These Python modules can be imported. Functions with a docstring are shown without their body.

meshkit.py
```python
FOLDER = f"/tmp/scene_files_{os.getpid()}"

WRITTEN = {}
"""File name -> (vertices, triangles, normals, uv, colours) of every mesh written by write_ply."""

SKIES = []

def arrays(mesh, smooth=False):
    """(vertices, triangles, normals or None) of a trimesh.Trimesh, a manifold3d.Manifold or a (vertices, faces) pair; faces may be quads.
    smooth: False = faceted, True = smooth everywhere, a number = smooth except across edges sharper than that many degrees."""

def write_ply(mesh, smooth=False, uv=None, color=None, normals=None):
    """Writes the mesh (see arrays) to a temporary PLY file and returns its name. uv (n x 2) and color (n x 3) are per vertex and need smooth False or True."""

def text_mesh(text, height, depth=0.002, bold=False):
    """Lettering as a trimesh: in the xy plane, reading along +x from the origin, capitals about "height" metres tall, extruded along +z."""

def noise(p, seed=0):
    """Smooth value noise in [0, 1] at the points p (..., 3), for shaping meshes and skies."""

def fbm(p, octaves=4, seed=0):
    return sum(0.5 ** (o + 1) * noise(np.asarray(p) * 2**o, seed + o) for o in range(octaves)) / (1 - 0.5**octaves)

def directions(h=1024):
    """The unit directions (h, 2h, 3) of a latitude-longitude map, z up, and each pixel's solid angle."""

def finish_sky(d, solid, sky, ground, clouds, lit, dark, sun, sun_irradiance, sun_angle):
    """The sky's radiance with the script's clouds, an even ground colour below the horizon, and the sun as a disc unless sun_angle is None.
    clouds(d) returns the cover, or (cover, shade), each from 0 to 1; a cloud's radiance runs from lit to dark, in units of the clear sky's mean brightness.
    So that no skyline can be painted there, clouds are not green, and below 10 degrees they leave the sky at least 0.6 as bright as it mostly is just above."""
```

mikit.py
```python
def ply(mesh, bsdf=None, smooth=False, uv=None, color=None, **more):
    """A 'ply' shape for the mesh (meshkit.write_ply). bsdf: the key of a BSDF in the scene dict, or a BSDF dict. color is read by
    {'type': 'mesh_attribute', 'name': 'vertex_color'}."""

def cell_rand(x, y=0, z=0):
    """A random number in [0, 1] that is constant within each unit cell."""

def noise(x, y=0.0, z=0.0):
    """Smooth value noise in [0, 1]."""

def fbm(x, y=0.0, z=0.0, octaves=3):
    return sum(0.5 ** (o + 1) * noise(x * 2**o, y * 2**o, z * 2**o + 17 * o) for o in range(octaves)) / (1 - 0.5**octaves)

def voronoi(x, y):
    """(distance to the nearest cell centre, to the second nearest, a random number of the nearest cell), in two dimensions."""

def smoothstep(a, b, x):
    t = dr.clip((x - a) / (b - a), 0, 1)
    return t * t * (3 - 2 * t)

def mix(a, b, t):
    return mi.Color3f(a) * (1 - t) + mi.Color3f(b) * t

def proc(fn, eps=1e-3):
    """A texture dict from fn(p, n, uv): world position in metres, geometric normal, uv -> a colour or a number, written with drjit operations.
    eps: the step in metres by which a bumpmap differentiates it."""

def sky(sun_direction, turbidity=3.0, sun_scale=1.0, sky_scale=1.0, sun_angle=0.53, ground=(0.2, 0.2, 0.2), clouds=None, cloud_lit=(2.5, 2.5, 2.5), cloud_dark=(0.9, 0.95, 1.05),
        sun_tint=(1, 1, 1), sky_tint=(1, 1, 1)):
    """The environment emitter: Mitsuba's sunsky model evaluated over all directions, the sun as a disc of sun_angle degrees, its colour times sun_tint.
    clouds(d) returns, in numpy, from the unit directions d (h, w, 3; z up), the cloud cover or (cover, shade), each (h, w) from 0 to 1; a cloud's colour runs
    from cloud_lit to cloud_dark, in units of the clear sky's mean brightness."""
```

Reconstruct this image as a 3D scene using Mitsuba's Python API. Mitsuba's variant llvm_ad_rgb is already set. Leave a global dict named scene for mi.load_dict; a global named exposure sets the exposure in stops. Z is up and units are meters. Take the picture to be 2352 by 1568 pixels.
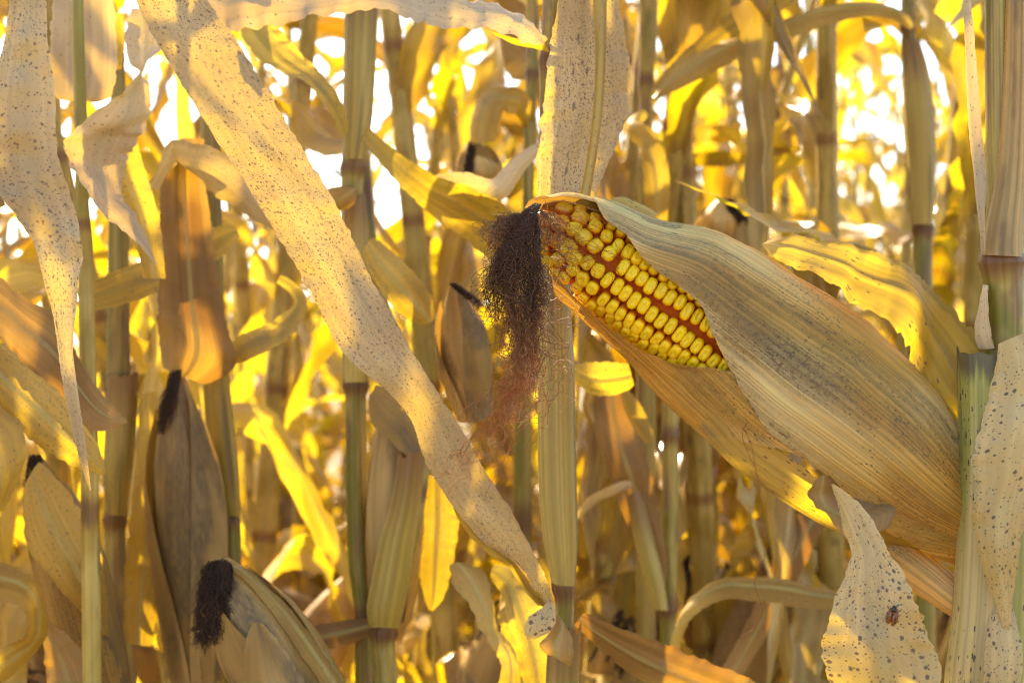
import math
import numpy as np
import trimesh
import drjit as dr
import mitsuba as mi
import mikit
import meshkit
from scipy.interpolate import PchipInterpolator
from mikit import noise, fbm, voronoi, cell_rand, smoothstep, mix

T = mi.ScalarTransform4f
scene, labels = {}, {}

# ---------------------------------------------------------------- camera, sky, exposure
CAM_Z, TAN, FOCUS = 1.15, 0.289, 0.900
scene['camera'] = {'type': 'thinlens', 'fov': 2 * math.degrees(math.atan(TAN)), 'fov_axis': 'x',
                   'to_world': T().look_at(origin=[0, 0, CAM_Z], target=[0, 1, CAM_Z], up=[0, 0, 1]),
                   'aperture_radius': 0.0027, 'focus_distance': FOCUS, 'near_clip': 0.02, 'far_clip': 500.0}
SUN = (-0.40, 0.74, 0.62)
scene['sky'] = mikit.sky(SUN, turbidity=3.5, sky_scale=1.4, sun_scale=1.35, sun_tint=(1.0, 0.985, 0.94), sky_tint=(1.05, 1.0, 0.93), ground=(0.25, 0.2, 0.12))
exposure = 3.55


# ---------------------------------------------------------------- helpers
def numbered(name):
    if name not in scene and name not in labels:
        return name
    i = 1
    while f'{name}_{i:03d}' in scene or f'{name}_{i:03d}' in labels:
        i += 1
    return f'{name}_{i:03d}'


def thing(name, label, cat, group=None):
    key = numbered(name)
    labels[key] = {'label': label, 'category': cat}
    if group:
        labels[key]['group'] = group
    return key


def part(parent, name, shape, label=None, kind=None):
    key = numbered(parent + '__' + name)
    scene[key] = shape
    e = {}
    if label:
        e['label'] = label
    if kind:
        e['kind'] = kind
    if e:
        labels[key] = e
    return key


def P(u, v, d):
    """The point at depth d (metres along the view axis) whose place in a 2352 x 1568 frame is (u, v)."""
    u, v, d = (np.asarray(a, float) for a in (u, v, d))
    return np.stack([(u - 1176) / 1176 * TAN * d, d, CAM_Z - (v - 784) / 1176 * TAN * d], -1)


def unit(d):
    return TAN * d / 1176


def nrm(a):
    return a / (np.linalg.norm(a, axis=-1, keepdims=True) + 1e-12)


def resample(p, n, par=None):
    p = np.asarray(p, float)
    if len(p) == 1:
        return np.repeat(p, n, 0)
    s = np.r_[0, np.cumsum(np.linalg.norm(np.diff(p[:, :3], axis=0), axis=1) + 1e-9)]
    t = np.linspace(0, s[-1], n) if par is None else np.asarray(par) * s[-1]
    if len(p) == 2:
        return p[0] + (p[1] - p[0]) * (t / s[-1])[:, None]
    return PchipInterpolator(s, p, axis=0)(t)


def grid_faces(nv, nu):
    i, j = np.meshgrid(np.arange(nv - 1), np.arange(nu - 1), indexing='ij')
    a = (i * nu + j).ravel()
    return np.vstack([np.stack([a, a + 1, a + nu + 1], 1), np.stack([a, a + nu + 1, a + nu], 1)])


def sheet(L, R, bsdf, nv=48, nu=13, bulge=0.0, rib=0.0, ripple=0.0, freq=7.0, wave=0.0, ragged=0.03, fold=0.0, crumple=0.05, seed=0, uvoff=None):
    """A leaf blade between two edge curves (world points), as one curved sheet. bulge, rib, ripple, wave: fractions of the width."""
    L, R = resample(L, nv), resample(R, nv)
    C = (L + R) / 2
    X = R - L
    w = np.linalg.norm(X, axis=1)
    Tn = nrm(np.gradient(C, axis=0))
    N = nrm(np.cross(nrm(X), Tn))
    if (N[:, 1] * w).sum() > 0:
        N = -N
    mw = w.mean()
    arc = np.r_[0, np.cumsum(np.linalg.norm(np.diff(C, axis=0), axis=1))]
    x = np.linspace(0, 1, nu)
    AX, AV = np.meshgrid(x, arc, indexing='xy')
    tt = AV / (mw + 1e-9)
    sd = np.full_like(AX, seed * 7.31)
    side = np.sign(AX - 0.5)
    e = np.abs(2 * AX - 1)
    rag = (meshkit.noise(np.stack([tt * freq * 1.7, side * 5 + 9, sd], -1)) - 0.5) * 2 * ragged
    rag += (meshkit.noise(np.stack([tt * freq * 5, side * 5 + 3, sd], -1)) - 0.5) * ragged
    XX = AX + side * e ** 4 * rag
    off = bulge * (1 - e ** 2)
    off = off - fold * (1 - e)
    off = off + rib * np.exp(-((AX - 0.5) / 0.045) ** 2)
    off = off + ripple * e ** 1.6 * (meshkit.noise(np.stack([tt * freq, side * 3 + 7, sd], -1)) - 0.5) * 2
    off = off + wave * (meshkit.noise(np.stack([tt * 1.6, AX * 2.2, sd + 3], -1)) - 0.5) * 2
    off = off + crumple * (meshkit.fbm(np.stack([tt * 2.3, AX * 4.0, sd + 11], -1), 3) - 0.5) * 2 * (0.4 + 0.6 * e)
    off = off + crumple * 0.55 * (meshkit.noise(np.stack([tt * 0.7 + 0.6 * AX, AX * 11, sd + 17], -1)) - 0.5)
    hgt = off * np.minimum(w, mw * 1.5)[:, None]
    V = L[:, None] + X[:, None] * XX[..., None] + N[:, None] * hgt[..., None]
    ou = uvoff if uvoff is not None else float(int(seed * 7.13) % 9)
    uv = np.stack([(AX - 0.5) * mw + ou, AV + ou * 1.7], -1).reshape(-1, 2)
    return mikit.ply((V.reshape(-1, 3), grid_faces(nv, nu)), bsdf, smooth=True, uv=uv)


def leaf_px(L, R, bsdf, **k):
    return sheet(P(*np.array(L, float).T), P(*np.array(R, float).T), bsdf, **k)


def leaf_c(pts, bsdf, **k):
    """pts: (u, v, depth, width, roll in degrees): a blade along a centre line; roll turns its width away from the picture plane."""
    a = np.array(pts, float)
    C = P(a[:, 0], a[:, 1], a[:, 2])
    n = 8 * len(a)
    s = np.r_[0, np.cumsum(np.linalg.norm(np.diff(C, axis=0), axis=1) + 1e-9)]
    t = np.linspace(0, s[-1], n)
    f = PchipInterpolator(s, np.c_[C, a[:, 3] * unit(a[:, 2]) / 2, np.radians(a[:, 4])], axis=0)(t) if len(a) > 2 else np.array([np.interp(t, s, c) for c in np.c_[C, a[:, 3] * unit(a[:, 2]) / 2, np.radians(a[:, 4])].T]).T
    Tn = nrm(np.gradient(f[:, :3], axis=0))
    A = nrm(np.cross(Tn, np.array([0, 1.0, 0])))
    B = nrm(np.cross(Tn, A))
    D = A * np.cos(f[:, 4:5]) + B * np.sin(f[:, 4:5])
    return sheet(f[:, :3] - D * f[:, 3:4], f[:, :3] + D * f[:, 3:4], bsdf, **k)


def tube_mesh(C, r, sides=12, el=None, close=True, bump=None):
    """A tube along points C with radii r; returns vertices, faces, uv (angle in turns, running number)."""
    C = np.asarray(C, float)
    Tn = nrm(np.gradient(C, axis=0))
    A = np.cross(Tn, np.where(np.abs(Tn[:, 1:2]) < 0.9, [[0, 1.0, 0]], [[1.0, 0, 0]]))
    A = nrm(A)
    B = np.cross(Tn, A)
    an = np.linspace(0, 2 * np.pi, sides + 1)
    rr = np.broadcast_to(np.asarray(r, float).reshape(len(C), -1), (len(C), sides + 1))
    V = C[:, None] + rr[..., None] * (np.cos(an)[None, :, None] * A[:, None] + np.sin(an)[None, :, None] * B[:, None] * (1 if el is None else el))
    return V, an


def stalk_px(pts, bsdf, nodes=(), vper=None, sides=18, n=60, dens=None):
    """pts: (u, v, depth, width in frame units, running number): uv.y carries the running number, an integer at each node."""
    a = np.array(pts, float)
    C = P(a[:, 0], a[:, 1], a[:, 2])
    s = np.r_[0, np.cumsum(np.linalg.norm(np.diff(C, axis=0), axis=1) + 1e-9)]
    t = np.unique(np.r_[np.linspace(0, s[-1], n), s])
    cols = np.c_[C, a[:, 3] * unit(a[:, 2]) / 2, a[:, 4]]
    f = np.array([np.interp(t, s, c) for c in cols.T]).T if len(a) < 3 else PchipInterpolator(s, cols, axis=0)(t)
    V, an = tube_mesh(f[:, :3], f[:, 3], sides)
    seed = a[0, 0] * 0.37
    uv = np.stack(np.broadcast_arrays(an[None, :] * f[:, 3].mean() + seed, f[:, 4][:, None]), -1).reshape(-1, 2)
    return mikit.ply((V.reshape(-1, 3), grid_faces(len(t), sides + 1)), bsdf, smooth=True, uv=uv)


# ---------------------------------------------------------------- materials
def c3(*a):
    return mi.Color3f(*a)


def thin(name, refl, trans, rough=0.45, spec=0.5, bump=None, eps=4e-4):
    """A dry blade: half of what falls on it meets a glossy tan face, half a translucent body (values given as total reflectance and transmittance)."""
    front = {'type': 'twosided', 'bsdf': {'type': 'principled', 'base_color': mikit.proc(refl), 'roughness': rough, 'specular': spec}}
    body = {'type': 'principledthin', 'base_color': mikit.proc(trans), 'roughness': 0.6, 'diff_trans': 2.0, 'spec_trans': 0.0}
    b = {'type': 'blendbsdf', 'weight': 0.5, 'front': front, 'body': body}
    if bump is not None:
        b = {'type': 'bumpmap', 'texture': mikit.proc(bump, eps), 'scale': 1.0, 'bsdf': b}
    scene[name] = b


def spots(uv, s, on, lo=0.06, hi=0.30, stretch=0.65):
    d1, _, c = voronoi(uv.x * s, uv.y * s * stretch)
    on = on + (0.5 - fbm(uv.x * 34, uv.y * 17, 2)) * 1.4
    r = lo + hi * dr.square(dr.maximum(c - on, 0) / dr.maximum(1 - on, 0.15)) * (0.6 + 0.8 * noise(uv.x * s * 2.5, uv.y * s * 2.5, 8))
    return dr.select(c > on, smoothstep(r + 0.09, r - 0.03, d1), 0.0)


def veins(uv, f=1100.0):
    return noise(uv.x * f, uv.y * 9) * 0.5 + noise(uv.x * f * 0.34, uv.y * 5, 5) * 0.5


def make_blade(name, tan_a, tan_b, glow_a, glow_b, spot=None, dirt=0.0, vein=0.25, rough=0.48, spec=0.32, bump=True, vf=900.0, rib=1.0, spot_c=(0.10, 0.072, 0.05)):
    def pattern(uv):
        big = fbm(uv.x * 28, uv.y * 14, 3)
        st = veins(uv, vf)
        k = mi.Float(0.0)
        for s, on, lo, hi, sq in (spot or ()):
            k = dr.maximum(k, spots(uv, s, on, lo, hi, sq))
        if dirt > 0:
            g = smoothstep(0.55, 0.8, fbm(uv.x * 60, uv.y * 16, 11)) * dirt
            k = dr.maximum(k, g * (0.4 + 0.6 * noise(uv.x * 1500, uv.y * 800)))
        xc = dr.abs(uv.x - dr.round(uv.x))
        rb = smoothstep(0.0022, 0.0008, xc) * rib
        return big, st, k, rb

    def refl(p, n, uv):
        big, st, k, rb = pattern(uv)
        c = mix(tan_a, tan_b, smoothstep(0.3, 0.7, big)) * (1 - vein * (1 - st))
        c = mix(c, mix(tan_b, (0.46, 0.40, 0.13), 0.5), rb * 0.55)
        return dr.clip(mix(c, spot_c, k * 0.85) * 2, 0, 0.97)

    def trans(p, n, uv):
        big, st, k, rb = pattern(uv)
        c = mix(glow_a, glow_b, smoothstep(0.3, 0.7, big)) * (1 - 1.3 * vein * (1 - st))
        c = c * (1 - 0.65 * rb)
        return dr.clip(mix(c, c3(0.04, 0.016, 0.004), k * 0.9) * 2, 0, 0.97)

    def bmp(p, n, uv):
        return (noise(uv.x * vf * 0.6, uv.y * 6, 2) * 0.00014 + noise(uv.x * 90, uv.y * 40) * 0.0012)

    thin(name, refl, trans, rough, spec, bmp if bump else None)


make_blade('m_spotted', (0.34, 0.235, 0.135), (0.44, 0.32, 0.195), (0.18, 0.115, 0.004), (0.24, 0.165, 0.006),
           spot=((580, 0.06, 0.02, 0.22, 0.6), (1000, 0.08, 0.03, 0.22, 0.65), (170, 0.95, 0.02, 0.09, 0.3)), vein=0.30, rib=0.22)
make_blade('m_bigspot', (0.35, 0.24, 0.095), (0.44, 0.32, 0.165), (0.22, 0.145, 0.008), (0.27, 0.19, 0.012),
           spot=((330, 0.48, 0.02, 0.21, 0.75), (700, 0.60, 0.03, 0.2, 0.8)), dirt=0.35, vein=0.28, rib=0.4, spot_c=(0.065, 0.05, 0.04))
make_blade('m_leaf', (0.24, 0.135, 0.030), (0.38, 0.25, 0.075), (0.24, 0.15, 0.002), (0.32, 0.225, 0.004), spot=((560, 0.6, 0.02, 0.16, 0.5),), dirt=0.35, vein=0.35)
make_blade('m_brown', (0.16, 0.09, 0.03), (0.29, 0.18, 0.07), (0.12, 0.052, 0.003), (0.22, 0.115, 0.005), dirt=0.55, vein=0.4)
make_blade('m_pale', (0.38, 0.29, 0.195), (0.47, 0.37, 0.26), (0.18, 0.11, 0.012), (0.25, 0.165, 0.014), spot=((560, 0.6, 0.02, 0.16, 0.6),), dirt=0.3, vein=0.32, rib=0.5)
make_blade('m_gold', (0.25, 0.15, 0.03), (0.38, 0.255, 0.075), (0.33, 0.21, 0.002), (0.42, 0.30, 0.004), spot=((520, 0.72, 0.02, 0.22, 0.35),), dirt=0.75, vein=0.5, vf=600.0, rib=0.3)


def husk_pattern(uv):
    big = fbm(uv.x * 22, uv.y * 9, 2)
    st = smoothstep(0.25, 0.75, noise(uv.x * 1600, uv.y * 4)) * 0.82 + noise(uv.x * 400, uv.y * 6, 4) * 0.18
    g = smoothstep(0.42, 0.60, fbm(uv.x * 60, uv.y * 9, 21) * 0.55 + fbm(uv.x * 24, uv.y * 10, 61) * 0.45)
    g2 = smoothstep(0.52, 0.72, fbm(uv.x * 40, uv.y * 22, 31))
    grain = smoothstep(0.45, 0.85, noise(uv.x * 2300, uv.y * 1300) * 0.6 + noise(uv.x * 1100, uv.y * 500, 7) * 0.4)
    sp = spots(uv, 900, 0.5, 0.03, 0.30, 0.5) * smoothstep(0.42, 0.62, fbm(uv.x * 45, uv.y * 20, 41))
    return big, st, g, g2, grain, sp


def husk_refl(p, n, uv):
    big, st, g, g2, grain, sp = husk_pattern(uv)
    c = mix((0.40, 0.225, 0.045), (0.54, 0.375, 0.15), smoothstep(0.3, 0.68, big))
    c = mix(c, (0.30, 0.15, 0.03), g2 * 0.6)
    c = c * (0.80 + 0.26 * st)
    c = mix(c, (0.10, 0.064, 0.028), dr.clip(g * (0.36 + 0.5 * grain) * (1.1 - 0.3 * st), 0, 0.88))
    c = mix(c, (0.07, 0.055, 0.04), sp * 0.8)
    # mould smudges and rusty streaks, each where it sits on the leaf
    soft = fbm(uv.x * 130, uv.y * 26, 71)
    for sx, sy, wx, wy, dark, k in ((0.3035, 0.362, 0.0075, 0.040, (0.085, 0.058, 0.03), 1.0), (0.2860, 0.262, 0.0050, 0.030, (0.13, 0.10, 0.06), 0.9), (0.3200, 0.445, 0.0110, 0.024, (0.16, 0.07, 0.02), 0.9), (0.2960, 0.425, 0.0050, 0.022, (0.10, 0.07, 0.03), 0.8)):
        m = dr.exp(-dr.square((uv.x - sx) / wx) - dr.square((uv.y - sy) / wy))
        c = mix(c, dark, dr.clip(smoothstep(0.12, 0.75, m * (0.45 + 0.9 * soft)) * k * (0.45 + 0.55 * grain) * (1.15 - 0.4 * st), 0, 0.85))
    return dr.clip(c * 2, 0, 0.97)


def husk_trans(p, n, uv):
    big, st, g, g2, grain, sp = husk_pattern(uv)
    c = mix((0.22, 0.115, 0.008), (0.27, 0.16, 0.012), big) * (0.5 + 0.8 * st)
    c = mix(c, (0.02, 0.012, 0.004), dr.clip(g * 0.7 + sp, 0, 1))
    return dr.clip(c * 2, 0, 0.97)


def husk_bump(p, n, uv):
    return noise(uv.x * 1000, uv.y * 3, 2) * 0.00009 + noise(uv.x * 110, uv.y * 12) * 0.0009


thin('m_husk', husk_refl, husk_trans, 0.46, 0.25, husk_bump)
def dull_refl(p, n, uv):
    big = fbm(uv.x * 30, uv.y * 10, 3)
    st = noise(uv.x * 700, uv.y * 5) * 0.5 + noise(uv.x * 220, uv.y * 4, 4) * 0.5
    c = mix((0.27, 0.16, 0.045), (0.45, 0.305, 0.12), smoothstep(0.3, 0.7, big)) * (0.65 + 0.5 * st)
    g = smoothstep(0.46, 0.66, fbm(uv.x * 50, uv.y * 13, 11)) * (0.4 + 0.6 * noise(uv.x * 900, uv.y * 260, 2))
    return dr.clip(mix(c, c3(0.06, 0.048, 0.035), g * 0.85) * 2, 0, 0.97)


def dull_trans(p, n, uv):
    return mix((0.10, 0.055, 0.006), (0.14, 0.08, 0.008), fbm(uv.x * 30, uv.y * 10, 3)) * 2


thin('m_husk_dull', dull_refl, dull_trans, 0.5, 0.4, husk_bump)


def opaque(name, fn, rough=0.5, spec=0.4, bump=None, eps=5e-4, **k):
    b = {'type': 'principled', 'base_color': mikit.proc(fn) if callable(fn) else {'type': 'rgb', 'value': fn}, 'roughness': rough, 'specular': spec, **k}
    if bump:
        b = {'type': 'bumpmap', 'texture': mikit.proc(bump, eps), 'scale': 1.0, 'bsdf': b}
    scene[name] = {'type': 'twosided', 'bsdf': b}


def stalk_color(p, n, uv):
    k = dr.floor(uv.y)
    f = uv.y - k
    st = noise(uv.x * 900, uv.y * 3) * 0.6 + noise(uv.x * 260, uv.y * 2, 3) * 0.4
    r = noise(p.x * 3, p.y * 3, k * 1.3)
    c = mix((0.32, 0.215, 0.035), (0.45, 0.325, 0.085), smoothstep(0.3, 0.7, fbm(uv.x * 60, uv.y * 6, 2)))
    g = smoothstep(0.50, 0.72, r) * smoothstep(0.3, 0.7, noise(uv.x * 120, 0, k))
    c = mix(c, (0.21, 0.20, 0.025), g * 0.6)
    c = c * (0.55 + 0.65 * st)
    c = mix(c, (0.16, 0.06, 0.02), smoothstep(0.93, 0.985, f) * 0.8 + smoothstep(0.06, 0.0, f) * 0.75)
    blot = smoothstep(0.62, 0.8, fbm(uv.x * 130, uv.y * 8, 9))
    return mix(c, (0.09, 0.06, 0.03), blot * 0.6)


def stalk_bump(p, n, uv):
    return noise(uv.x * 700, uv.y * 2, 2) * 0.00018


opaque('m_stalk', stalk_color, 0.45, 0.3, stalk_bump)


def green_color(p, n, uv):
    st = noise(uv.x * 800, uv.y * 3)
    f = uv.y - dr.floor(uv.y)
    c = mix((0.17, 0.145, 0.018), (0.33, 0.235, 0.055), smoothstep(0.28, 0.56, fbm(uv.x * 70, uv.y * 3)))
    c = mix(c, (0.20, 0.11, 0.05), smoothstep(0.5, 0.75, fbm(uv.x * 90, uv.y * 5, 6)) * 0.75)
    c = mix(c, (0.12, 0.045, 0.02), smoothstep(0.9, 0.99, f) * 0.85 + smoothstep(0.10, 0.0, f) * 0.85)
    return c * (0.65 + 0.5 * st)


opaque('m_green', green_color, 0.42, 0.3)


def sheath_color(p, n, uv):
    st = noise(uv.x * 1000, uv.y * 5) * 0.5 + noise(uv.x * 330, uv.y * 6, 4) * 0.5
    c = mix((0.27, 0.25, 0.05), (0.43, 0.32, 0.125), smoothstep(0.35, 0.62, fbm(uv.x * 55, uv.y * 8, 12)))
    c = c * (0.55 + 0.7 * st)
    k = spots(uv, 420, 0.62, 0.04, 0.25, 0.35)
    k = dr.maximum(k, smoothstep(0.012, 0.0, uv.y - 1.0 - 0.01 * noise(uv.x * 500, 0, 3)) * 0.85)
    k = dr.maximum(k, smoothstep(0.60, 0.8, fbm(uv.x * 120, uv.y * 22, 15)) * 0.7)
    return mix(c, (0.055, 0.04, 0.03), k)


def sheath_bump(p, n, uv):
    return noise(uv.x * 650, uv.y * 3, 2) * 0.00022


opaque('m_sheath', sheath_color, 0.42, 0.5, sheath_bump)


def brown_sheath(p, n, uv):
    st = noise(uv.x * 900, uv.y * 3) * 0.6 + noise(uv.x * 300, uv.y * 3, 4) * 0.4
    c = mix((0.25, 0.15, 0.045), (0.36, 0.25, 0.10), fbm(uv.x * 60, uv.y * 9, 12)) * (0.45 + 0.9 * st)
    return mix(c, (0.07, 0.045, 0.025), smoothstep(0.5, 0.8, fbm(uv.x * 200, uv.y * 60, 3)) * 0.5)


def brown_trans(p, n, uv):
    st = noise(uv.x * 900, uv.y * 3) * 0.6 + noise(uv.x * 300, uv.y * 3, 4) * 0.4
    return mix((0.16, 0.08, 0.004), (0.26, 0.15, 0.008), fbm(uv.x * 60, uv.y * 9, 2)) * (0.2 + 1.2 * st) * 2


thin('m_brown_sheath', lambda p, n, uv: dr.clip(brown_sheath(p, n, uv) * 2, 0, 0.97), brown_trans, 0.4, 0.5, sheath_bump)
VC = {'type': 'mesh_attribute', 'name': 'vertex_color'}
scene['m_kernel'] = {'type': 'principled', 'base_color': VC, 'roughness': 0.34, 'specular': 0.35, 'clearcoat': 0.2, 'clearcoat_gloss': 0.85}
scene['m_kernel'] = {'type': 'blendbsdf', 'weight': 0.30, 'skin': scene['m_kernel'], 'flesh': {'type': 'principledthin', 'base_color': VC, 'roughness': 0.6, 'diff_trans': 1.3, 'spec_trans': 0.0}}
scene['m_silk'] = {'type': 'twosided', 'bsdf': {'type': 'principled', 'base_color': VC, 'roughness': 0.55, 'specular': 0.2}}
scene['m_paint'] = {'type': 'twosided', 'bsdf': {'type': 'principled', 'base_color': VC, 'roughness': 0.3, 'specular': 0.5}}
opaque('m_cob', lambda p, n, uv: mix((0.30, 0.04, 0.003), (0.46, 0.10, 0.005), fbm(p.x * 700, p.y * 700, p.z * 700)), 0.7, 0.08)
opaque('m_soil', lambda p, n, uv: mix(mix((0.10, 0.07, 0.045), (0.17, 0.12, 0.075), fbm(p.x * 4, p.y * 4)), (0.34, 0.25, 0.12), smoothstep(0.5, 0.62, fbm(p.x * 22, p.y * 9, 3))), 0.9, 0.1)


def field_refl(p, n, uv):
    big = noise(p.x * 2.7, p.y * 2.7, p.z * 2.7)
    b2 = fbm(uv.x * 30, uv.y * 12, 3)
    c = mix((0.13, 0.070, 0.014), (0.33, 0.235, 0.085), smoothstep(0.3, 0.7, b2 * 0.55 + big * 0.45))
    rb = smoothstep(0.0024, 0.0010, dr.abs(uv.x - dr.round(uv.x)))
    c = mix(c, (0.38, 0.31, 0.11), rb * 0.5)
    return dr.clip(c * (0.75 + 0.35 * noise(uv.x * 420, uv.y * 6)) * 2, 0, 0.97)


def field_trans(p, n, uv):
    big = noise(p.x * 2.7, p.y * 2.7, p.z * 2.7)
    c = mix((0.125, 0.062, 0.0006), (0.36, 0.258, 0.0014), smoothstep(0.34, 0.66, big * 0.6 + 0.4 * fbm(uv.x * 40, uv.y * 20, 2)))
    return dr.clip(c * (0.7 + 0.4 * noise(uv.x * 420, uv.y * 6)) * 2, 0, 0.97)


thin('m_field', field_refl, field_trans, 0.30, 0.6)

# ---------------------------------------------------------------- ground
g = np.linspace(-1, 1, 121)
gx, gy = np.meshgrid(np.sign(g) * np.abs(g) ** 2.2 * 150, np.sign(g) * np.abs(g) ** 2.2 * 150 + 4, indexing='ij')
gz = (meshkit.fbm(np.stack([gx * 3, gy * 3, gx * 0], -1)) - 0.5) * 0.07
scene['ground'] = mikit.ply((np.stack([gx, gy, gz], -1).reshape(-1, 3), grid_faces(121, 121)), 'm_soil', smooth=True)
labels['ground'] = {'label': 'bare brown soil strewn with straw under the corn', 'category': 'ground', 'kind': 'structure'}

# ---------------------------------------------------------------- the open ear
ANG = math.radians(34.5)
AX_A = np.array([math.cos(ANG), math.sin(ANG)])
AX_P = np.array([-math.sin(ANG), math.cos(ANG)])
TIP = np.array([1213.0, 502.0])
D_EAR = 0.935


def st_of(u, v):
    d = np.stack([np.asarray(u, float) - TIP[0], np.asarray(v, float) - TIP[1]], -1)
    return d @ AX_A, d @ AX_P


def ear_pt(s, t, h):
    """A point in the ear's own frame: s along its axis from the tip, t across, h towards the open front; all in frame units."""
    q = unit(D_EAR)
    s, t, h = np.broadcast_arrays(np.asarray(s, float), t, h)
    o = P(TIP[0], TIP[1], D_EAR)
    a3 = np.array([AX_A[0], 0, -AX_A[1]])
    p3 = np.array([AX_P[0], 0, -AX_P[1]])
    h3 = np.array([0, -1.0, 0])
    return o + q * (s[..., None] * a3 + t[..., None] * p3 + h[..., None] * h3)


def persp(t, h):
    """Frame offset to true offset: what stands nearer to the camera shows larger (mild)."""
    return t


_s = [-30, 0, 40, 120, 240, 400, 600, 730, 900, 1070, 1240, 1300]
_top = [-25, -58, -98, -128, -160, -222, -232, -238, -222, -166, -95, -80]
_bot = [25, 55, 92, 108, 124, 148, 188, 212, 208, 180, 107, 90]
f_top, f_bot = PchipInterpolator(_s, _top), PchipInterpolator(_s, _bot)
f_dep = PchipInterpolator([-30, 0, 60, 150, 300, 450, 600, 800, 1000, 1240, 1300], [20, 58, 96, 122, 140, 150, 165, 182, 168, 95, 80])
f_cob = PchipInterpolator([-10, 20, 60, 120, 220, 400, 650, 900], [10, 45, 74, 96, 112, 122, 124, 110])


def smooth01(t):
    t = np.clip(t, 0, 1)
    return t * t * (3 - 2 * t)


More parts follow.
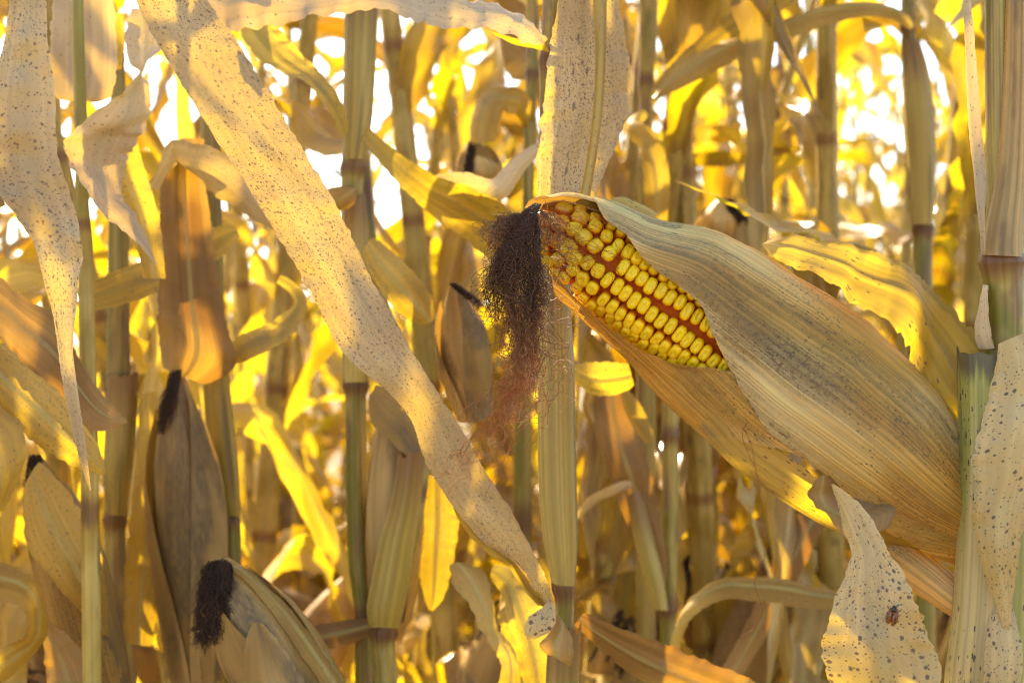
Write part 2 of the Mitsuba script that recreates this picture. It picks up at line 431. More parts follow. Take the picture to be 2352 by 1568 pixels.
def husk(edge_lo, edge_hi, s0, s1, lift, bsdf, nv=110, nu=40, ruff=3.0, flare=0.0, seed=0, taper=None, ridges=2.5):
    """A husk leaf wrapped on the ear: edge_lo/edge_hi are angle functions of s (degrees; 0 faces the camera, -90 is the upper outline)."""
    s = np.linspace(s0, s1, nv)
    x = np.linspace(0, 1, nu)
    S, X = np.meshgrid(s, x, indexing='ij')
    jag = (meshkit.fbm(np.stack([s * 0.02, s * 0 + seed, s * 0], -1), 3) - 0.5) * 5.0
    lo, hi = np.radians(edge_lo(s) + jag), np.radians(edge_hi(s))
    F = lo[:, None] + (hi - lo)[:, None] * X
    tc, R, Dp = (f_top(s) + f_bot(s)) / 2, (f_bot(s) - f_top(s)) / 2, f_dep(s)
    k = np.stack([F * 2.2, S * 0.008, np.full_like(S, seed * 3.7)], -1)
    wob = (meshkit.fbm(k, 3) - 0.5) * 2 * ruff * 2.2 + np.sin(F * 38 + meshkit.noise(k) * 3) * ridges * 0.35 + np.sin(F * 96 + 9 * meshkit.noise(k * 1.7)) * ridges * 0.17 * smooth01((S - s0) / 120)
    rim = np.exp(-(X / 0.05) ** 2) * flare * (0.6 + 0.8 * meshkit.noise(np.stack([S * 0.03, X * 0, X * 0 + seed], -1)))
    add = lift + wob + rim + np.sin(F * 7 + 2 * meshkit.noise(k * 0.7) + seed) * ruff * 0.55 * smooth01((S - s0) / 200)
    t = tc[:, None] + (R[:, None] + add) * np.sin(F)
    h = (Dp[:, None] + add) * np.cos(F)
    V = ear_pt(S, t, h)
    q = unit(D_EAR)
    uv = np.stack([F * R.mean() * q + seed * 0.31, S * q + seed * 0.2], -1)
    return mikit.ply((V.reshape(-1, 3), grid_faces(nv, nu)), bsdf, smooth=True, uv=uv.reshape(-1, 2))


def edge_from(pts, lift=0.0, extend=None):
    """Angle of a traced edge as a function of s."""
    a = np.array(pts, float)
    s, t = st_of(a[:, 0], a[:, 1])
    o = np.argsort(s)
    s, t = s[o], t[o]
    keep = np.r_[True, np.diff(s) > 1]
    s, t = s[keep], t[keep]
    tc, R = (f_top(s) + f_bot(s)) / 2, (f_bot(s) - f_top(s)) / 2 + lift
    F = np.degrees(np.arcsin(np.clip((t - tc) / R, -1, 1)))
    f = PchipInterpolator(s, F)
    return lambda x: f(np.clip(x, s[0], s[-1])), s


def const(v):
    return lambda s: np.full_like(np.asarray(s, float), v)


hero = thing('corn_plant', 'sharp dry corn plant carrying the half-open ear of yellow kernels with brown silk', 'corn plant')
EAR = hero + '__ear'

H1_EDGE = [(1357, 469), (1380, 512), (1426, 548), (1462, 601), (1521, 647), (1561, 670), (1591, 706), (1614, 766), (1650, 835), (1692, 913), (1730, 964), (1772, 1005), (1830, 1045), (1900, 1100), (2000, 1190), (2090, 1240), (2200, 1300)]
H2_TOP = [(1256, 622), (1320, 683), (1370, 729), (1452, 789), (1525, 822), (1653, 851), (1720, 880)]
H2_LOW = [(1500, 930), (1560, 965), (1608, 989), (1700, 1010), (1768, 1023), (1865, 1061), (1960, 1110)]
H0_LOW = [(1190, 440), (1215, 455), (1264, 460), (1357, 469), (1440, 520)]

e1, s1 = edge_from(H1_EDGE, 6)
part(EAR, 'husk', husk(e1, const(-165), 96, 1262, 8, 'm_husk', nv=130, nu=230, ruff=5.5, flare=5, seed=1), 'broad upper husk leaf streaked tan with dark mould')
e0, s0 = edge_from(H0_LOW, 2)
part(EAR, 'husk', husk(e0, const(-150), -22, 300, 3, 'm_husk', nv=60, nu=24, ruff=3.5, flare=3, seed=2), 'narrow dry husk tip lying over the top kernels')
e2, s2 = edge_from(H2_TOP, 0)
low2, sl = edge_from(H2_LOW, 0)


def h2_low(s):
    s = np.asarray(s, float)
    return np.where(s < 560, e2(s) + (112.0 - e2(s)) * smooth01((s - s2[0]) / 150 + .12), 112 + (low2(s) - 112) * smooth01((s - 560) / 90))


part(EAR, 'husk', husk(e2, h2_low, s2[0], 900, -2, 'm_husk', nv=110, nu=190, ruff=5.0, flare=6, seed=3), 'orange-tan lower husk leaf with a furry rim')
part(EAR, 'husk', husk(const(38), const(104), 470, 1240, -10, 'm_gold', nv=90, nu=36, ruff=3.5, seed=4), 'bottom husk leaf glowing yellow where the sun comes through')
part(EAR, 'husk', husk(const(172), const(290), 10, 1250, -22, 'm_husk_dull', nv=80, nu=50, ruff=2, seed=5))
part(EAR, 'husk', husk(const(-60), const(34), 560, 1250, -18, 'm_husk', nv=60, nu=30, ruff=2, seed=6))
# a small husk end standing up behind the top outline
part(EAR, 'husk', leaf_px([(1402, 453, 0.945), (1430, 452, 0.945), (1462, 462, 0.945), (1510, 490, 0.945)], [(1404, 460, 0.94), (1425, 474, 0.94), (1450, 486, 0.94), (1500, 505, 0.94)], 'm_gold', bulge=0.15, ragged=0.12, seed=8, nv=24), 'torn husk scrap poking up behind the ear')

# cob core
sv = np.linspace(-6, 880, 50)
av = np.linspace(0, 2 * np.pi, 33)
S, F = np.meshgrid(sv, av, indexing='ij')
rc = f_cob(S) * 0.80
COB_T = -14.0
part(EAR, 'cob', mikit.ply((ear_pt(S, COB_T * np.clip(S / 150, 0, 1) + rc * np.sin(F), rc * np.cos(F)).reshape(-1, 3), grid_faces(50, 33)), 'm_cob', smooth=True))

# kernels
rng = np.random.default_rng(11)
ico = trimesh.creation.icosphere(subdivisions=3)
IV, IF = np.array(ico.vertices), np.array(ico.faces)


def kernel_shape(a, b, c, square, dimple, red, jit):
    p = np.sign(IV) * np.abs(IV) ** np.array([square, square, 0.9])
    p = p / (np.abs(p) ** 2.8).sum(1, keepdims=True) ** (1 / 2.8)
    x, y, z = p.T
    top = smooth01((z - 0.1) / 0.8)
    r2 = x ** 2 * 1.5 + y ** 2 * 1.1
    z2 = np.where(z > 0, z * (1 - dimple * np.exp(-r2 * 5.0)), z)
    taper = 0.80 + 0.20 * smooth01((z + 0.6) / 1.2)
    v = np.stack([x * a * taper, y * b * taper, z2 * c], 1)
    v += (meshkit.noise(v * 0.12 + jit * 31) - 0.5)[:, None] * 0.9
    crown = np.exp(-r2 * 4.5) * (z > 0)
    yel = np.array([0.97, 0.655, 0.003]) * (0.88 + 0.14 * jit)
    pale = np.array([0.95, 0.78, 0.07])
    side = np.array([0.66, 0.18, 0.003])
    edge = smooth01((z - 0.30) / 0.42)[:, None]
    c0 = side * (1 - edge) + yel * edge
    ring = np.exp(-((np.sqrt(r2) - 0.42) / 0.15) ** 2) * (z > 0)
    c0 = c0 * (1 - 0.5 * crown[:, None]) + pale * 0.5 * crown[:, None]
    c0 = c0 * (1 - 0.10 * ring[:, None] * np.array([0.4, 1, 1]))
    if red > 0:
        an = np.arctan2(y, x)
        stripe = 0.5 + 0.5 * np.sin(an * 9 + 5 * jit + 2 * np.sin(an * 3 + jit * 9))
        m = (red ** 0.6 * (0.62 + 0.38 * stripe) * np.clip(1.25 - 0.5 * crown * (1 - red * 0.5), 0, 1))[:, None]
        c0 = c0 * (1 - m) + np.array([0.42, 0.035, 0.004]) * m
    return v, np.clip(c0, 0, 1)


NROW = 16
kn = 0
placed = []


def put_kernel(s, phi, l, w, c, tipness, red, jit, twist, rngk):
    Rc = float(f_cob(s))
    v0, col = kernel_shape(l, w, c, 0.86 + 0.12 * tipness, 0.22 * (1 - tipness), red, jit)
    er = np.array([0, math.sin(phi), math.cos(phi)])
    ea = np.array([1.0, 0, 0])
    slope = -float(f_cob.derivative()(s)) if s < 220 else 0
    ez = nrm(er + ea * (slope * 0.7 + rngk.normal(0, 0.05)))
    ex = nrm(ea - ez * (ea @ ez))
    ey = np.cross(ez, ex)
    ex, ey = ex * math.cos(twist) + ey * math.sin(twist), ey * math.cos(twist) - ex * math.sin(twist)
    lift = Rc * (1 + rngk.normal(0, 0.012)) - c * 0.72
    c0 = np.array([s, COB_T * min(1, s / 150), 0]) + er * lift
    q = c0 + v0[:, :1] * ex + v0[:, 1:2] * ey + v0[:, 2:] * ez
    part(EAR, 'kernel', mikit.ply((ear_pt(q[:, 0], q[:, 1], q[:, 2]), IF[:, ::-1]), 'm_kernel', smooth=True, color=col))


# the round, loose kernels near the tip: (place, radius, redness)
for zx, zy, zr, red in ((815, 318, 52, .55), (668, 415, 62, .95), (772, 440, 58, .8), (915, 392, 54, .55), (1010, 455, 46, .25), (866, 482, 48, .2), (660, 545, 56, .75), (748, 570, 52, .85),
                        (925, 535, 50, .15), (1003, 598, 48, .1), (815, 617, 56, .15), (640, 632, 50, .45), (678, 708, 44, .1), (742, 700, 46, .2), (860, 690, 52, .1), (945, 718, 46, .1), (848, 768, 42, .05), (728, 782, 38, .05),
                        (790, 818, 44, .0), (908, 830, 50, .05), (1085, 522, 44, .1), (590, 560, 40, .8), (1092, 650, 46, 0.0), (1015, 770, 46, .05), (590, 470, 36, .8), (1010, 395, 40, .5), (872, 892, 42, 0), (980, 890, 44, 0), (920, 330, 38, .6)):
    u, v = 1033.6 + zx * 0.3297, 373.2 + zy * 0.3297
    s_, t_ = (float(q) for q in st_of(u, v))
    jit = rng.random()
    s_ = max(s_, 8.0)
    phi = math.asin(float(np.clip((t_ - COB_T * min(1, s_ / 150)) / f_cob(s_), -.97, .97)))
    tp = float(1 - smooth01((s_ - 90) / 80))
    put_kernel(s_, phi, zr * .3297 * (1.22 - .16 * (1 - tp)), zr * .3297 * 1.22, 21 + 2 * tp, tp, red, jit, rng.normal(0, .3), rng)
    placed.append((s_, t_, zr * .3297))
    kn += 1
for r, deg in enumerate((-95, -72, -50, -28, -5.5, 20, 41, 60.5, 80, 98)):
    phi0 = math.radians(deg)
    s = 120.0 + (r % 2) * 12 + rng.uniform(-3, 3)
    while s < 600:
        s += 24.6 + rng.uniform(-1.3, 1.3)
        phi = phi0 + rng.normal(0, 0.020) + 0.035 * math.sin(s * 0.011 + r * 1.7)
        Rc = float(f_cob(s))
        circ = 2 * math.pi * Rc / NROW
        t = COB_T * min(1, s / 150) + Rc * math.sin(phi)
        skip = abs(phi) > 1.9
        for ps, pt, pr in placed:
            if math.hypot(ps - s, pt - t) < pr + 9:
                skip = True
        # kernels wholly under the husks are left out
        tce, Re = float(f_top(s) + f_bot(s)) / 2, float(f_bot(s) - f_top(s)) / 2
        if s < s1[-1] and t < tce + Re * math.sin(math.radians(float(e1(np.array(s))))) - 34:
            skip = True
        if t > tce + Re * math.sin(math.radians(float(e2(np.array(min(max(s, s2[0]), s2[-1])))))) + 34:
            skip = True
        if skip:
            continue
        jit = rng.random()
        w = min(circ * 0.47, 21.5) * (1 + rng.normal(0, 0.04))
        put_kernel(s, phi, 13.2 * (1 + rng.normal(0, 0.04)), w, 25.0, 0.0, 0.0, jit, rng.normal(0, 0.07), rng)
        kn += 1
print('kernels', kn)


# ---------------------------------------------------------------- silk
def strands(paths, rad, cols, sides=3):
    """Many thin tubes in one mesh. paths: list of (n, 3); cols: list of (n, 3)."""
    vs, fs, cs, at = [], [], [], 0
    for p, r, c in zip(paths, rad, cols):
        V, an = tube_mesh(p, r, sides)
        V = V[:, :-1]
        n = len(p)
        i, j = np.meshgrid(np.arange(n - 1), np.arange(sides), indexing='ij')
        a, b = (i * sides + j).ravel(), (i * sides + (j + 1) % sides).ravel()
        fs.append(np.vstack([np.stack([a, b, b + sides], 1), np.stack([a, b + sides, a + sides], 1)]) + at)
        vs.append(V.reshape(-1, 3))
        cs.append(np.repeat(c, sides, 0))
        at += n * sides
    return np.vstack(vs), np.vstack(fs), np.vstack(cs)


def curly(n, amp, rng, lo=2, hi=11):
    t = np.linspace(0, 1, n)
    out = np.zeros((n, 3))
    for f in rng.uniform(lo, hi, 6):
        out += np.sin((t[:, None] + 0.06 * np.sin(t[:, None] * 9 + rng.uniform(0, 6))) * f * 2 * np.pi + rng.uniform(0, 6.28, 3)) * rng.normal(0, 1, 3) / (1 + 0.16 * f)
    return out * amp * (0.10 + 0.90 * t[:, None] ** 0.8)


def silk_mesh(center, width, ns, rng, rad=0.00017, n=56, dark=(0.080, 0.040, 0.025), light=(0.42, 0.155, 0.048), spread=1.0, dmin=0.35, curl=9.0, lo_hi=(2, 11), endpow=0.9):
    """center: (u, v, depth) path; width per point; strands follow it and stray more and more."""
    paths, rads, cols = [], [], []
    ca = np.array(center, float)
    wa = np.array(width, float)
    par = np.linspace(0, 1, len(ca))
    fc, fw = PchipInterpolator(par, ca, axis=0), PchipInterpolator(par, wa)
    loc = rng.normal(0, 0.5, (max(6, ns // 14), 2))
    lcu = [curly(n, curl, rng, *lo_hi) + curly(n, curl * 0.7, rng, 0.7, 2.6) for _ in loc]
    ldr = rng.normal(0, 0.35, (len(loc), 2))
    for k in range(ns):
        end = dmin + (1 - dmin) * rng.random() ** endpow
        t = np.linspace(rng.uniform(0, 0.06), end, n)
        c = fc(t)
        kl = rng.integers(len(loc))
        o = loc[kl] + rng.normal(0, 0.13, 2)
        o2 = ldr[kl] + rng.normal(0, 0.22, 2)
        drift = (t - t[0])[:, None] * o2[None]
        ww = fw(t)[:, None]
        q = np.c_[c[:, :2], c[:, 2]]
        off = (o[None] + drift) * ww * 0.5 * spread
        cu = 0.7 * lcu[kl] + curly(n, curl * 0.7, rng, *lo_hi)
        p = P(q[:, 0] + off[:, 0] + cu[:, 0], q[:, 1] + cu[:, 1] + off[:, 1] * 0.3, q[:, 2] + off[:, 1] * 0.00018 + cu[:, 2] * 0.00018)
        m = smooth01((t + rng.uniform(-0.12, 0.12) - 0.30) / 0.5)[:, None] * rng.uniform(0.6, 1.0)
        col = np.array(dark) * (1 - m) + np.array(light) * m * rng.uniform(0.7, 1.3)
        if rng.random() < 0.06:
            col = col + np.array([0.25, 0.17, 0.08]) * smooth01((t - end + 0.15) / 0.15)[:, None]
        paths.append(p)
        rads.append(rad * rng.uniform(0.7, 1.25) * np.linspace(1, 0.75, n))
        cols.append(np.clip(col, 0, 1))
    return paths, rads, cols


rng = np.random.default_rng(5)
ds = 0.905
a = silk_mesh([(1236, 478, ds), (1212, 505, ds - .01), (1192, 545, ds - .012), (1180, 610, ds - .012), (1178, 680, ds - .01), (1186, 750, ds - .01), (1196, 820, ds - .008), (1188, 890, ds - .005), (1165, 960, ds), (1120, 1040, ds), (1060, 1130, ds + .005)],
              [18, 28, 38, 66, 84, 74, 70, 90, 116, 170, 240], 150, rng, rad=.0002, n=90, lo_hi=(2, 18), curl=16, dmin=.36, endpow=2.0)
b = silk_mesh([(1238, 470, ds), (1214, 495, ds - .01), (1196, 540, ds - .012), (1168, 600, ds - .012), (1146, 670, ds - .01), (1152, 735, ds - .01)],
              [18, 30, 38, 66, 80, 50], 210, rng, rad=.0002, n=60, light=(0.085, 0.042, 0.025), dmin=0.5, curl=9, lo_hi=(1, 9))
c = silk_mesh([(1232, 490, ds), (1226, 590, ds - .012), (1222, 680, ds - .012), (1218, 760, ds - .01), (1214, 850, ds - .008), (1185, 950, ds), (1110, 1060, ds)],
              [16, 26, 44, 70, 90, 140, 190], 90, rng, rad=.00019, n=80, light=(0.36, 0.13, 0.04), dmin=0.5, curl=19, lo_hi=(2, 12))
e_ = silk_mesh([(1225, 470, ds), (1205, 500, ds - .012), (1175, 505, ds - .012), (1145, 520, ds - .012), (1134, 560, ds - .01), (1140, 620, ds - .01)],
              [20, 30, 36, 36, 34, 40], 80, rng, rad=.00018, n=50, light=(0.24, 0.11, 0.05), dmin=0.6, curl=13, lo_hi=(1, 8))
e2_ = silk_mesh([(1236, 480, ds), (1262, 530, ds - .014), (1278, 600, ds - .016), (1268, 680, ds - .016), (1258, 760, ds - .014)],
               [20, 50, 70, 80, 90], 12, rng, rad=.00017, n=60, light=(0.36, 0.13, 0.04), dmin=0.4, curl=15, lo_hi=(1, 9))
a = tuple(x + y for x, y in zip(a, e_))
a = tuple(x + y for x, y in zip(a, e2_))
v_, f_, c_ = strands(a[0] + b[0] + c[0], a[1] + b[1] + c[1], a[2] + b[2] + c[2])
part(EAR, 'silk', mikit.ply((v_, f_), 'm_silk', smooth=True, color=c_), 'tangled dark brown silk hanging from the tip', 'stuff')
# strands that stray over the top kernels and under the husk rim
pa, ra, co = [], [], []
for k in range(15):
    n = 34
    s0_, s1_ = rng.uniform(0, 60), rng.uniform(70, 260)
    t0_, t1_ = rng.uniform(-60, 40), rng.uniform(-100, 50)
    x = np.linspace(0, 1, n)
    cu = curly(n, 10, rng)
    ss = s0_ + (s1_ - s0_) * x + cu[:, 0]
    tt = t0_ + (t1_ - t0_) * x + cu[:, 1]
    R_ = f_cob(np.clip(ss, 0, 600)) + 5
    hh = np.sqrt(np.maximum(R_ ** 2 - (tt - COB_T) ** 2, 60)) + 2 + np.abs(cu[:, 2]) * 0.6
    pa.append(ear_pt(ss, tt, hh))
    ra.append(np.full(n, 0.00012))
    co.append(np.tile(np.array([0.32, 0.09, 0.025]) * rng.uniform(0.6, 1.2), (n, 1)))
v_, f_, c_ = strands(pa, ra, co)
part(EAR, 'silk', mikit.ply((v_, f_), 'm_silk', smooth=True, color=c_), 'thin reddish silk straying over the tip kernels', 'stuff')
# the lone thread hanging below the husk
th = P(*np.array([(1722, 965, .885), (1705, 1000, .882), (1718, 1040, .88), (1738, 1085, .88), (1745, 1140, .88), (1752, 1200, .88), (1757, 1260, .88), (1748, 1310, .88), (1733, 1335, .88), (1742, 1370, .88), (1752, 1400, .88), (1735, 1440, .88), (1700, 1462, .88), (1672, 1480, .88)]).T)
th = resample(th, 70)
th2 = resample(P(*np.array([(1708, 985, .884), (1728, 1030, .88), (1735, 1075, .88), (1742, 1110, .88)]).T), 30)
v_, f_, c_ = strands([th, th2], [np.full(70, 0.00016), np.full(30, 0.00014)], [np.tile([0.22, 0.07, 0.02], (70, 1)), np.tile([0.2, 0.07, 0.02], (30, 1))], 4)
part(EAR, 'silk_thread', mikit.ply((v_, f_), 'm_silk', smooth=True, color=c_), 'single loose silk thread dangling below the husk')

# shank under the ear
V, an = tube_mesh(P(*np.array([(1960, 1195, .935), (2050, 1265, .932), (2130, 1325, .928), (2215, 1395, .922)]).T), np.array([40, 50, 46, 34]) * unit(.93), 20)
V = np.array([resample(V[:, j], 30) for j in range(V.shape[1])]).transpose(1, 0, 2)
uv = np.stack(np.broadcast_arrays((an * 0.01)[None, :] + 0.4, np.linspace(0, .06, 30)[:, None]), -1).reshape(-1, 2)
part(EAR, 'shank', mikit.ply((V.reshape(-1, 3), grid_faces(30, V.shape[1])), 'm_husk', smooth=True, uv=uv))

# ---------------------------------------------------------------- hero stalk
DS = 0.915
part(hero, 'stalk', stalk_px([(2300, -2200, DS, 70, 0.0), (2296, -900, DS, 80, 0.5), (2290, -60, DS, 56, 2.15), (2293, 300, DS, 58, 2.5), (2300, 560, DS, 76, 2.94), (2300, 585, DS, 102, 2.985), (2301, 602, DS, 106, 3.0), (2302, 622, DS, 96, 3.03), (2305, 650, DS, 90, 3.08), (2307, 720, DS, 90, 3.3), (2305, 850, DS, 92, 3.6), (2300, 1500, DS, 92, 4.4), (2290, 2600, DS, 100, 5.5), (2290, 5000, DS, 100, 6.5)], 'm_green', sides=28, n=160), 'olive green stalk with a swollen brown node')


def sheath_px(L, R, bsdf, depth, wrap=0.5, n=60, nu=22, seed=0):
    """A leaf sheath: a half tube round the stalk between the traced outlines."""
    L, R = resample(np.array(L, float), n), resample(np.array(R, float), n)
    an = np.linspace(-wrap * np.pi, wrap * np.pi, nu)
    C, H = (L + R) / 2, (R - L) / 2
    U = C[:, None] + H[:, None] * np.sin(an)[None, :, None]
    rad = np.abs(H[:, 0]) * unit(depth)
    U[..., 1] += ((meshkit.noise(np.stack([an * 4, an * 0 + seed, an * 0], -1)) - 0.5) * 26)[None] * np.exp(-np.linspace(0, 1, n) * 25)[:, None]
    dd = depth - rad[:, None] * np.cos(an)[None] * 1.0
    V = P(U[..., 0], U[..., 1], dd)
    arc = np.r_[0, np.cumsum(np.linalg.norm(np.diff(C, axis=0), axis=1))] * unit(depth)
    uv = np.stack(np.broadcast_arrays(an[None] * rad.mean() + seed * .37, arc[:, None] + seed), -1)
    return mikit.ply((V.reshape(-1, 3), grid_faces(n, nu)), bsdf, smooth=True, uv=uv.reshape(-1, 2))


part(hero, 'sheath', sheath_px([(2197, 805), (2200, 1000), (2197, 1200), (2187, 1400), (2168, 1568), (2150, 2300)], [(2400, 800), (2400, 1000), (2395, 1200), (2390, 1400), (2385, 1568), (2380, 2300)], 'm_sheath', DS, 0.62, 90, 34, 1), 'yellow-green striped lower sheath with a dark torn collar')
part(hero, 'sheath', sheath_px([(2310, -40), (2306, 100), (2296, 300), (2282, 430), (2268, 500), (2258, 560), (2256, 585)], [(2362, -40), (2362, 100), (2360, 300), (2356, 430), (2352, 500), (2350, 560), (2352, 590)], 'm_brown_sheath', DS - .004, 0.66, 60, 24, 2), 'brown dry sheath wrapped round the upper stalk')
part(hero, 'sheath', leaf_px([(2213, -30, .905), (2216, 100, .905), (2222, 250, .902), (2238, 420, .9), (2249, 520, .9), (2252, 575, .903)], [(2226, -30, .915), (2240, 100, .91), (2252, 250, .905), (2266, 420, .898), (2262, 500, .895), (2262, 580, .897)], 'm_pale', bulge=-0.2, ragged=0.02, seed=3, nv=70), 'pale open edge of the split upper sheath')
part(hero, 'sheath', leaf_px([(2262, 655, .92), (2247, 710, .915), (2238, 760, .912), (2248, 800, .91)], [(2268, 655, .905), (2270, 710, .9), (2275, 760, .898), (2285, 800, .9)], 'm_pale', bulge=0.1, seed=4, nv=24), 'small pale sheath flap below the node')
part(hero, 'leaf', leaf_px([(1749, 560, .93), (1800, 541, .93), (1827, 534, .93), (1870, 542, .932), (1966, 570, .935), (2029, 588, .94), (2071, 600, .945), (2113, 625, .945), (2155, 668, .94), (2197, 712, .935), (2240, 770, .925), (2262, 800, .915)],
                               [(1752, 564, .925), (1793, 602, .92), (1844, 619, .918), (1895, 640, .915), (1937, 661, .915), (1958, 690, .915), (2016, 720, .918), (2063, 774, .92), (2092, 825, .925), (2122, 884, .93), (2150, 930, .93), (2200, 975, .925)], 'm_gold', nv=90, nu=19, bulge=0.05, rib=0.05, ripple=0.05, wave=0.10, ragged=0.05, seed=9), 'sunlit golden husk blade arching behind the ear')
part(hero, 'leaf', leaf_px([(2292, 790, .888), (2285, 850, .886), (2270, 920, .884), (2248, 1000, .882), (2233, 1060, .882), (2240, 1110, .882), (2232, 1180, .882), (2240, 1240, .882), (2258, 1310, .883), (2285, 1380, .886), (2302, 1440, .888), (2310, 1480, .89)],
                               [(2352, 764, .888), (2400, 820, .886), (2420, 920, .884), (2420, 1000, .882), (2410, 1060, .88), (2385, 1110, .88), (2362, 1180, .88), (2345, 1240, .88), (2335, 1310, .882), (2326, 1380, .885), (2320, 1440, .888), (2314, 1480, .89)], 'm_bigspot', nv=80, nu=15, bulge=0.10, ripple=0.04, wave=0.05, seed=10), 'pale dead blade with black spots hanging over the lower sheath')
part(hero, 'leaf', leaf_px([(2285, 1385, .893), (2268, 1440, .89), (2262, 1500, .888), (2258, 1568, .886), (2250, 1700, .884)], [(2322, 1380, .893), (2338, 1440, .89), (2350, 1500, .888), (2345, 1568, .886), (2330, 1700, .884)], 'm_bigspot', nv=40, bulge=0.12, ripple=0.05, seed=11), 'lower twisted end of the black-spotted blade')
# lower right spotted leaf: a brown curled base, a midrib strip in front, a broad lobe
part(hero, 'leaf', leaf_px([(1880, 1095, .872), (1862, 1118, .868), (1855, 1140, .866), (1872, 1165, .862), (1900, 1190, .862), (1935, 1225, .866), (1960, 1260, .872)],
                               [(1905, 1090, .872), (1925, 1112, .876), (1950, 1140, .884), (1990, 1150, .886), (2040, 1152, .882), (2058, 1165, .878), (2040, 1215, .876)], 'm_brown', nv=50, nu=17, bulge=-0.12, ripple=0.05, wave=0.06, seed=12), 'brown crumpled twist at the base of the spotted leaf')
part(hero, 'leaf', leaf_px([(1909, 1112, .866), (1925, 1170, .864), (1937, 1221, .862), (1956, 1270, .860), (1944, 1310, .858), (1920, 1370, .856), (1902, 1440, .854), (1889, 1490, .853), (1899, 1548, .853), (1920, 1620, .855), (1960, 1760, .86)],
                               [(1914, 1110, .862), (1968, 1150, .858), (2005, 1194, .856), (2034, 1252, .852), (2077, 1323, .850), (2107, 1392, .850), (2141, 1470, .850), (2158, 1522, .850), (2154, 1575, .852), (2140, 1640, .855), (2060, 1760, .86)], 'm_bigspot', nv=90, nu=21, bulge=0.10, rib=0.0, ripple=0.05, wave=0.10, ragged=0.025, seed=13), 'hanging tan blade with dark spots carrying the beetle')

# ---------------------------------------------------------------- beetle on the spotted leaf
def on_leaf(key, u, v):
    """The nearest vertex of a leaf mesh to the view ray through (u, v), with the leaf's normal there."""
    vv, ff, nn = meshkit.WRITTEN[scene[key]['filename']][:3]
    ray = nrm(P(u, v, 1.0) - P(1176, 784, 0.0))
    rel = vv - P(1176, 784, 0.0)
    d = np.linalg.norm(rel - (rel @ ray)[:, None] * ray, axis=1)
    i = np.argsort(d)[:6]
    m = nrm(nn[i].mean(0))
    return vv[i].mean(0), m if m[1] < 0 else -m


lobe = [k for k in scene if k.startswith(hero + '__leaf')][-1]
bp, bn = on_leaf(lobe, 2053, 1415)
bx = nrm(np.cross(bn, np.array([0.25, 0, 1.0])))
by = np.cross(bn, bx)
if by[2] < 0:
    bx, by = -bx, -by
beetle = thing('beetle', 'small orange and black beetle clinging to the spotted leaf', 'beetle')


def on_b(v):
    return bp + 0.00112 * (v[:, :1] * bx + v[:, 1:2] * by + v[:, 2:] * bn)


def blob(cx, cy, cz, rx, ry, rz, fn, half=False):
    ic = trimesh.creation.icosphere(subdivisions=3)
    v = np.array(ic.vertices)
    col = np.array([fn(*q) for q in v])
    w = v * [rx, ry, rz] + [cx, cy, cz]
    if half:
        w[:, 2] = np.maximum(w[:, 2], cz - 0.15 * rz)
    return mikit.ply((on_b(w), np.array(ic.faces)), 'm_paint', smooth=True, color=col)


ORANGE, BLACK = np.array([0.17, 0.050, 0.014]), np.array([0.022, 0.014, 0.01])


def elytron(side):
    def f(x, y, z):
        xx = x * side
        if (abs(xx - 0.2) < 0.20 and abs(y - 0.1) < 0.45) or (abs(xx - 0.62) < 0.17 and abs(y + 0.55) < 0.14) or abs(xx) < .0 or (abs(xx - .75) < .14 and abs(y - .3) < .2):
            return BLACK
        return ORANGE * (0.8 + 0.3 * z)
    return f


for sd in (-1, 1):
    part(beetle, 'wing_case', blob(sd * 1.2, -0.6, 1.5, 1.35, 3.1, 1.7, elytron(sd), True))
part(beetle, 'thorax', blob(0, 2.9, 1.4, 1.7, 1.0, 1.1, lambda x, y, z: BLACK if abs(x) < 0.55 else ORANGE * 0.55))
part(beetle, 'head', blob(0, 3.9, 1.2, 1.0, 0.8, 0.8, lambda x, y, z: BLACK))
for sd in (-1, 1):
    for yy, dy in ((2.2, 1.3), (0.6, 0.2), (-1.2, -1.3)):
        q = np.array([(sd * 1.2, yy, .8), (sd * 2.2, yy + dy * .3, 1.0), (sd * 2.7, yy + dy * .6, .15), (sd * 2.95, yy + dy * .8, .1)])
        lv, lf, lc = strands([on_b(resample(q, 10))], [np.full(10, .00016)], [np.tile(BLACK, (10, 1))], 5)
        part(beetle, 'leg', mikit.ply((lv, lf), 'm_paint', smooth=True, color=lc))
    q = np.array([(sd * .4, 4.4, 1.3), (sd * 1.2, 5.2, 1.4), (sd * 2.0, 5.6, .9)])
    lv, lf, lc = strands([on_b(resample(q, 8))], [np.full(8, .00012)], [np.tile(BLACK, (8, 1))], 4)
    part(beetle, 'antenna', mikit.ply((lv, lf), 'm_paint', smooth=True, color=lc))

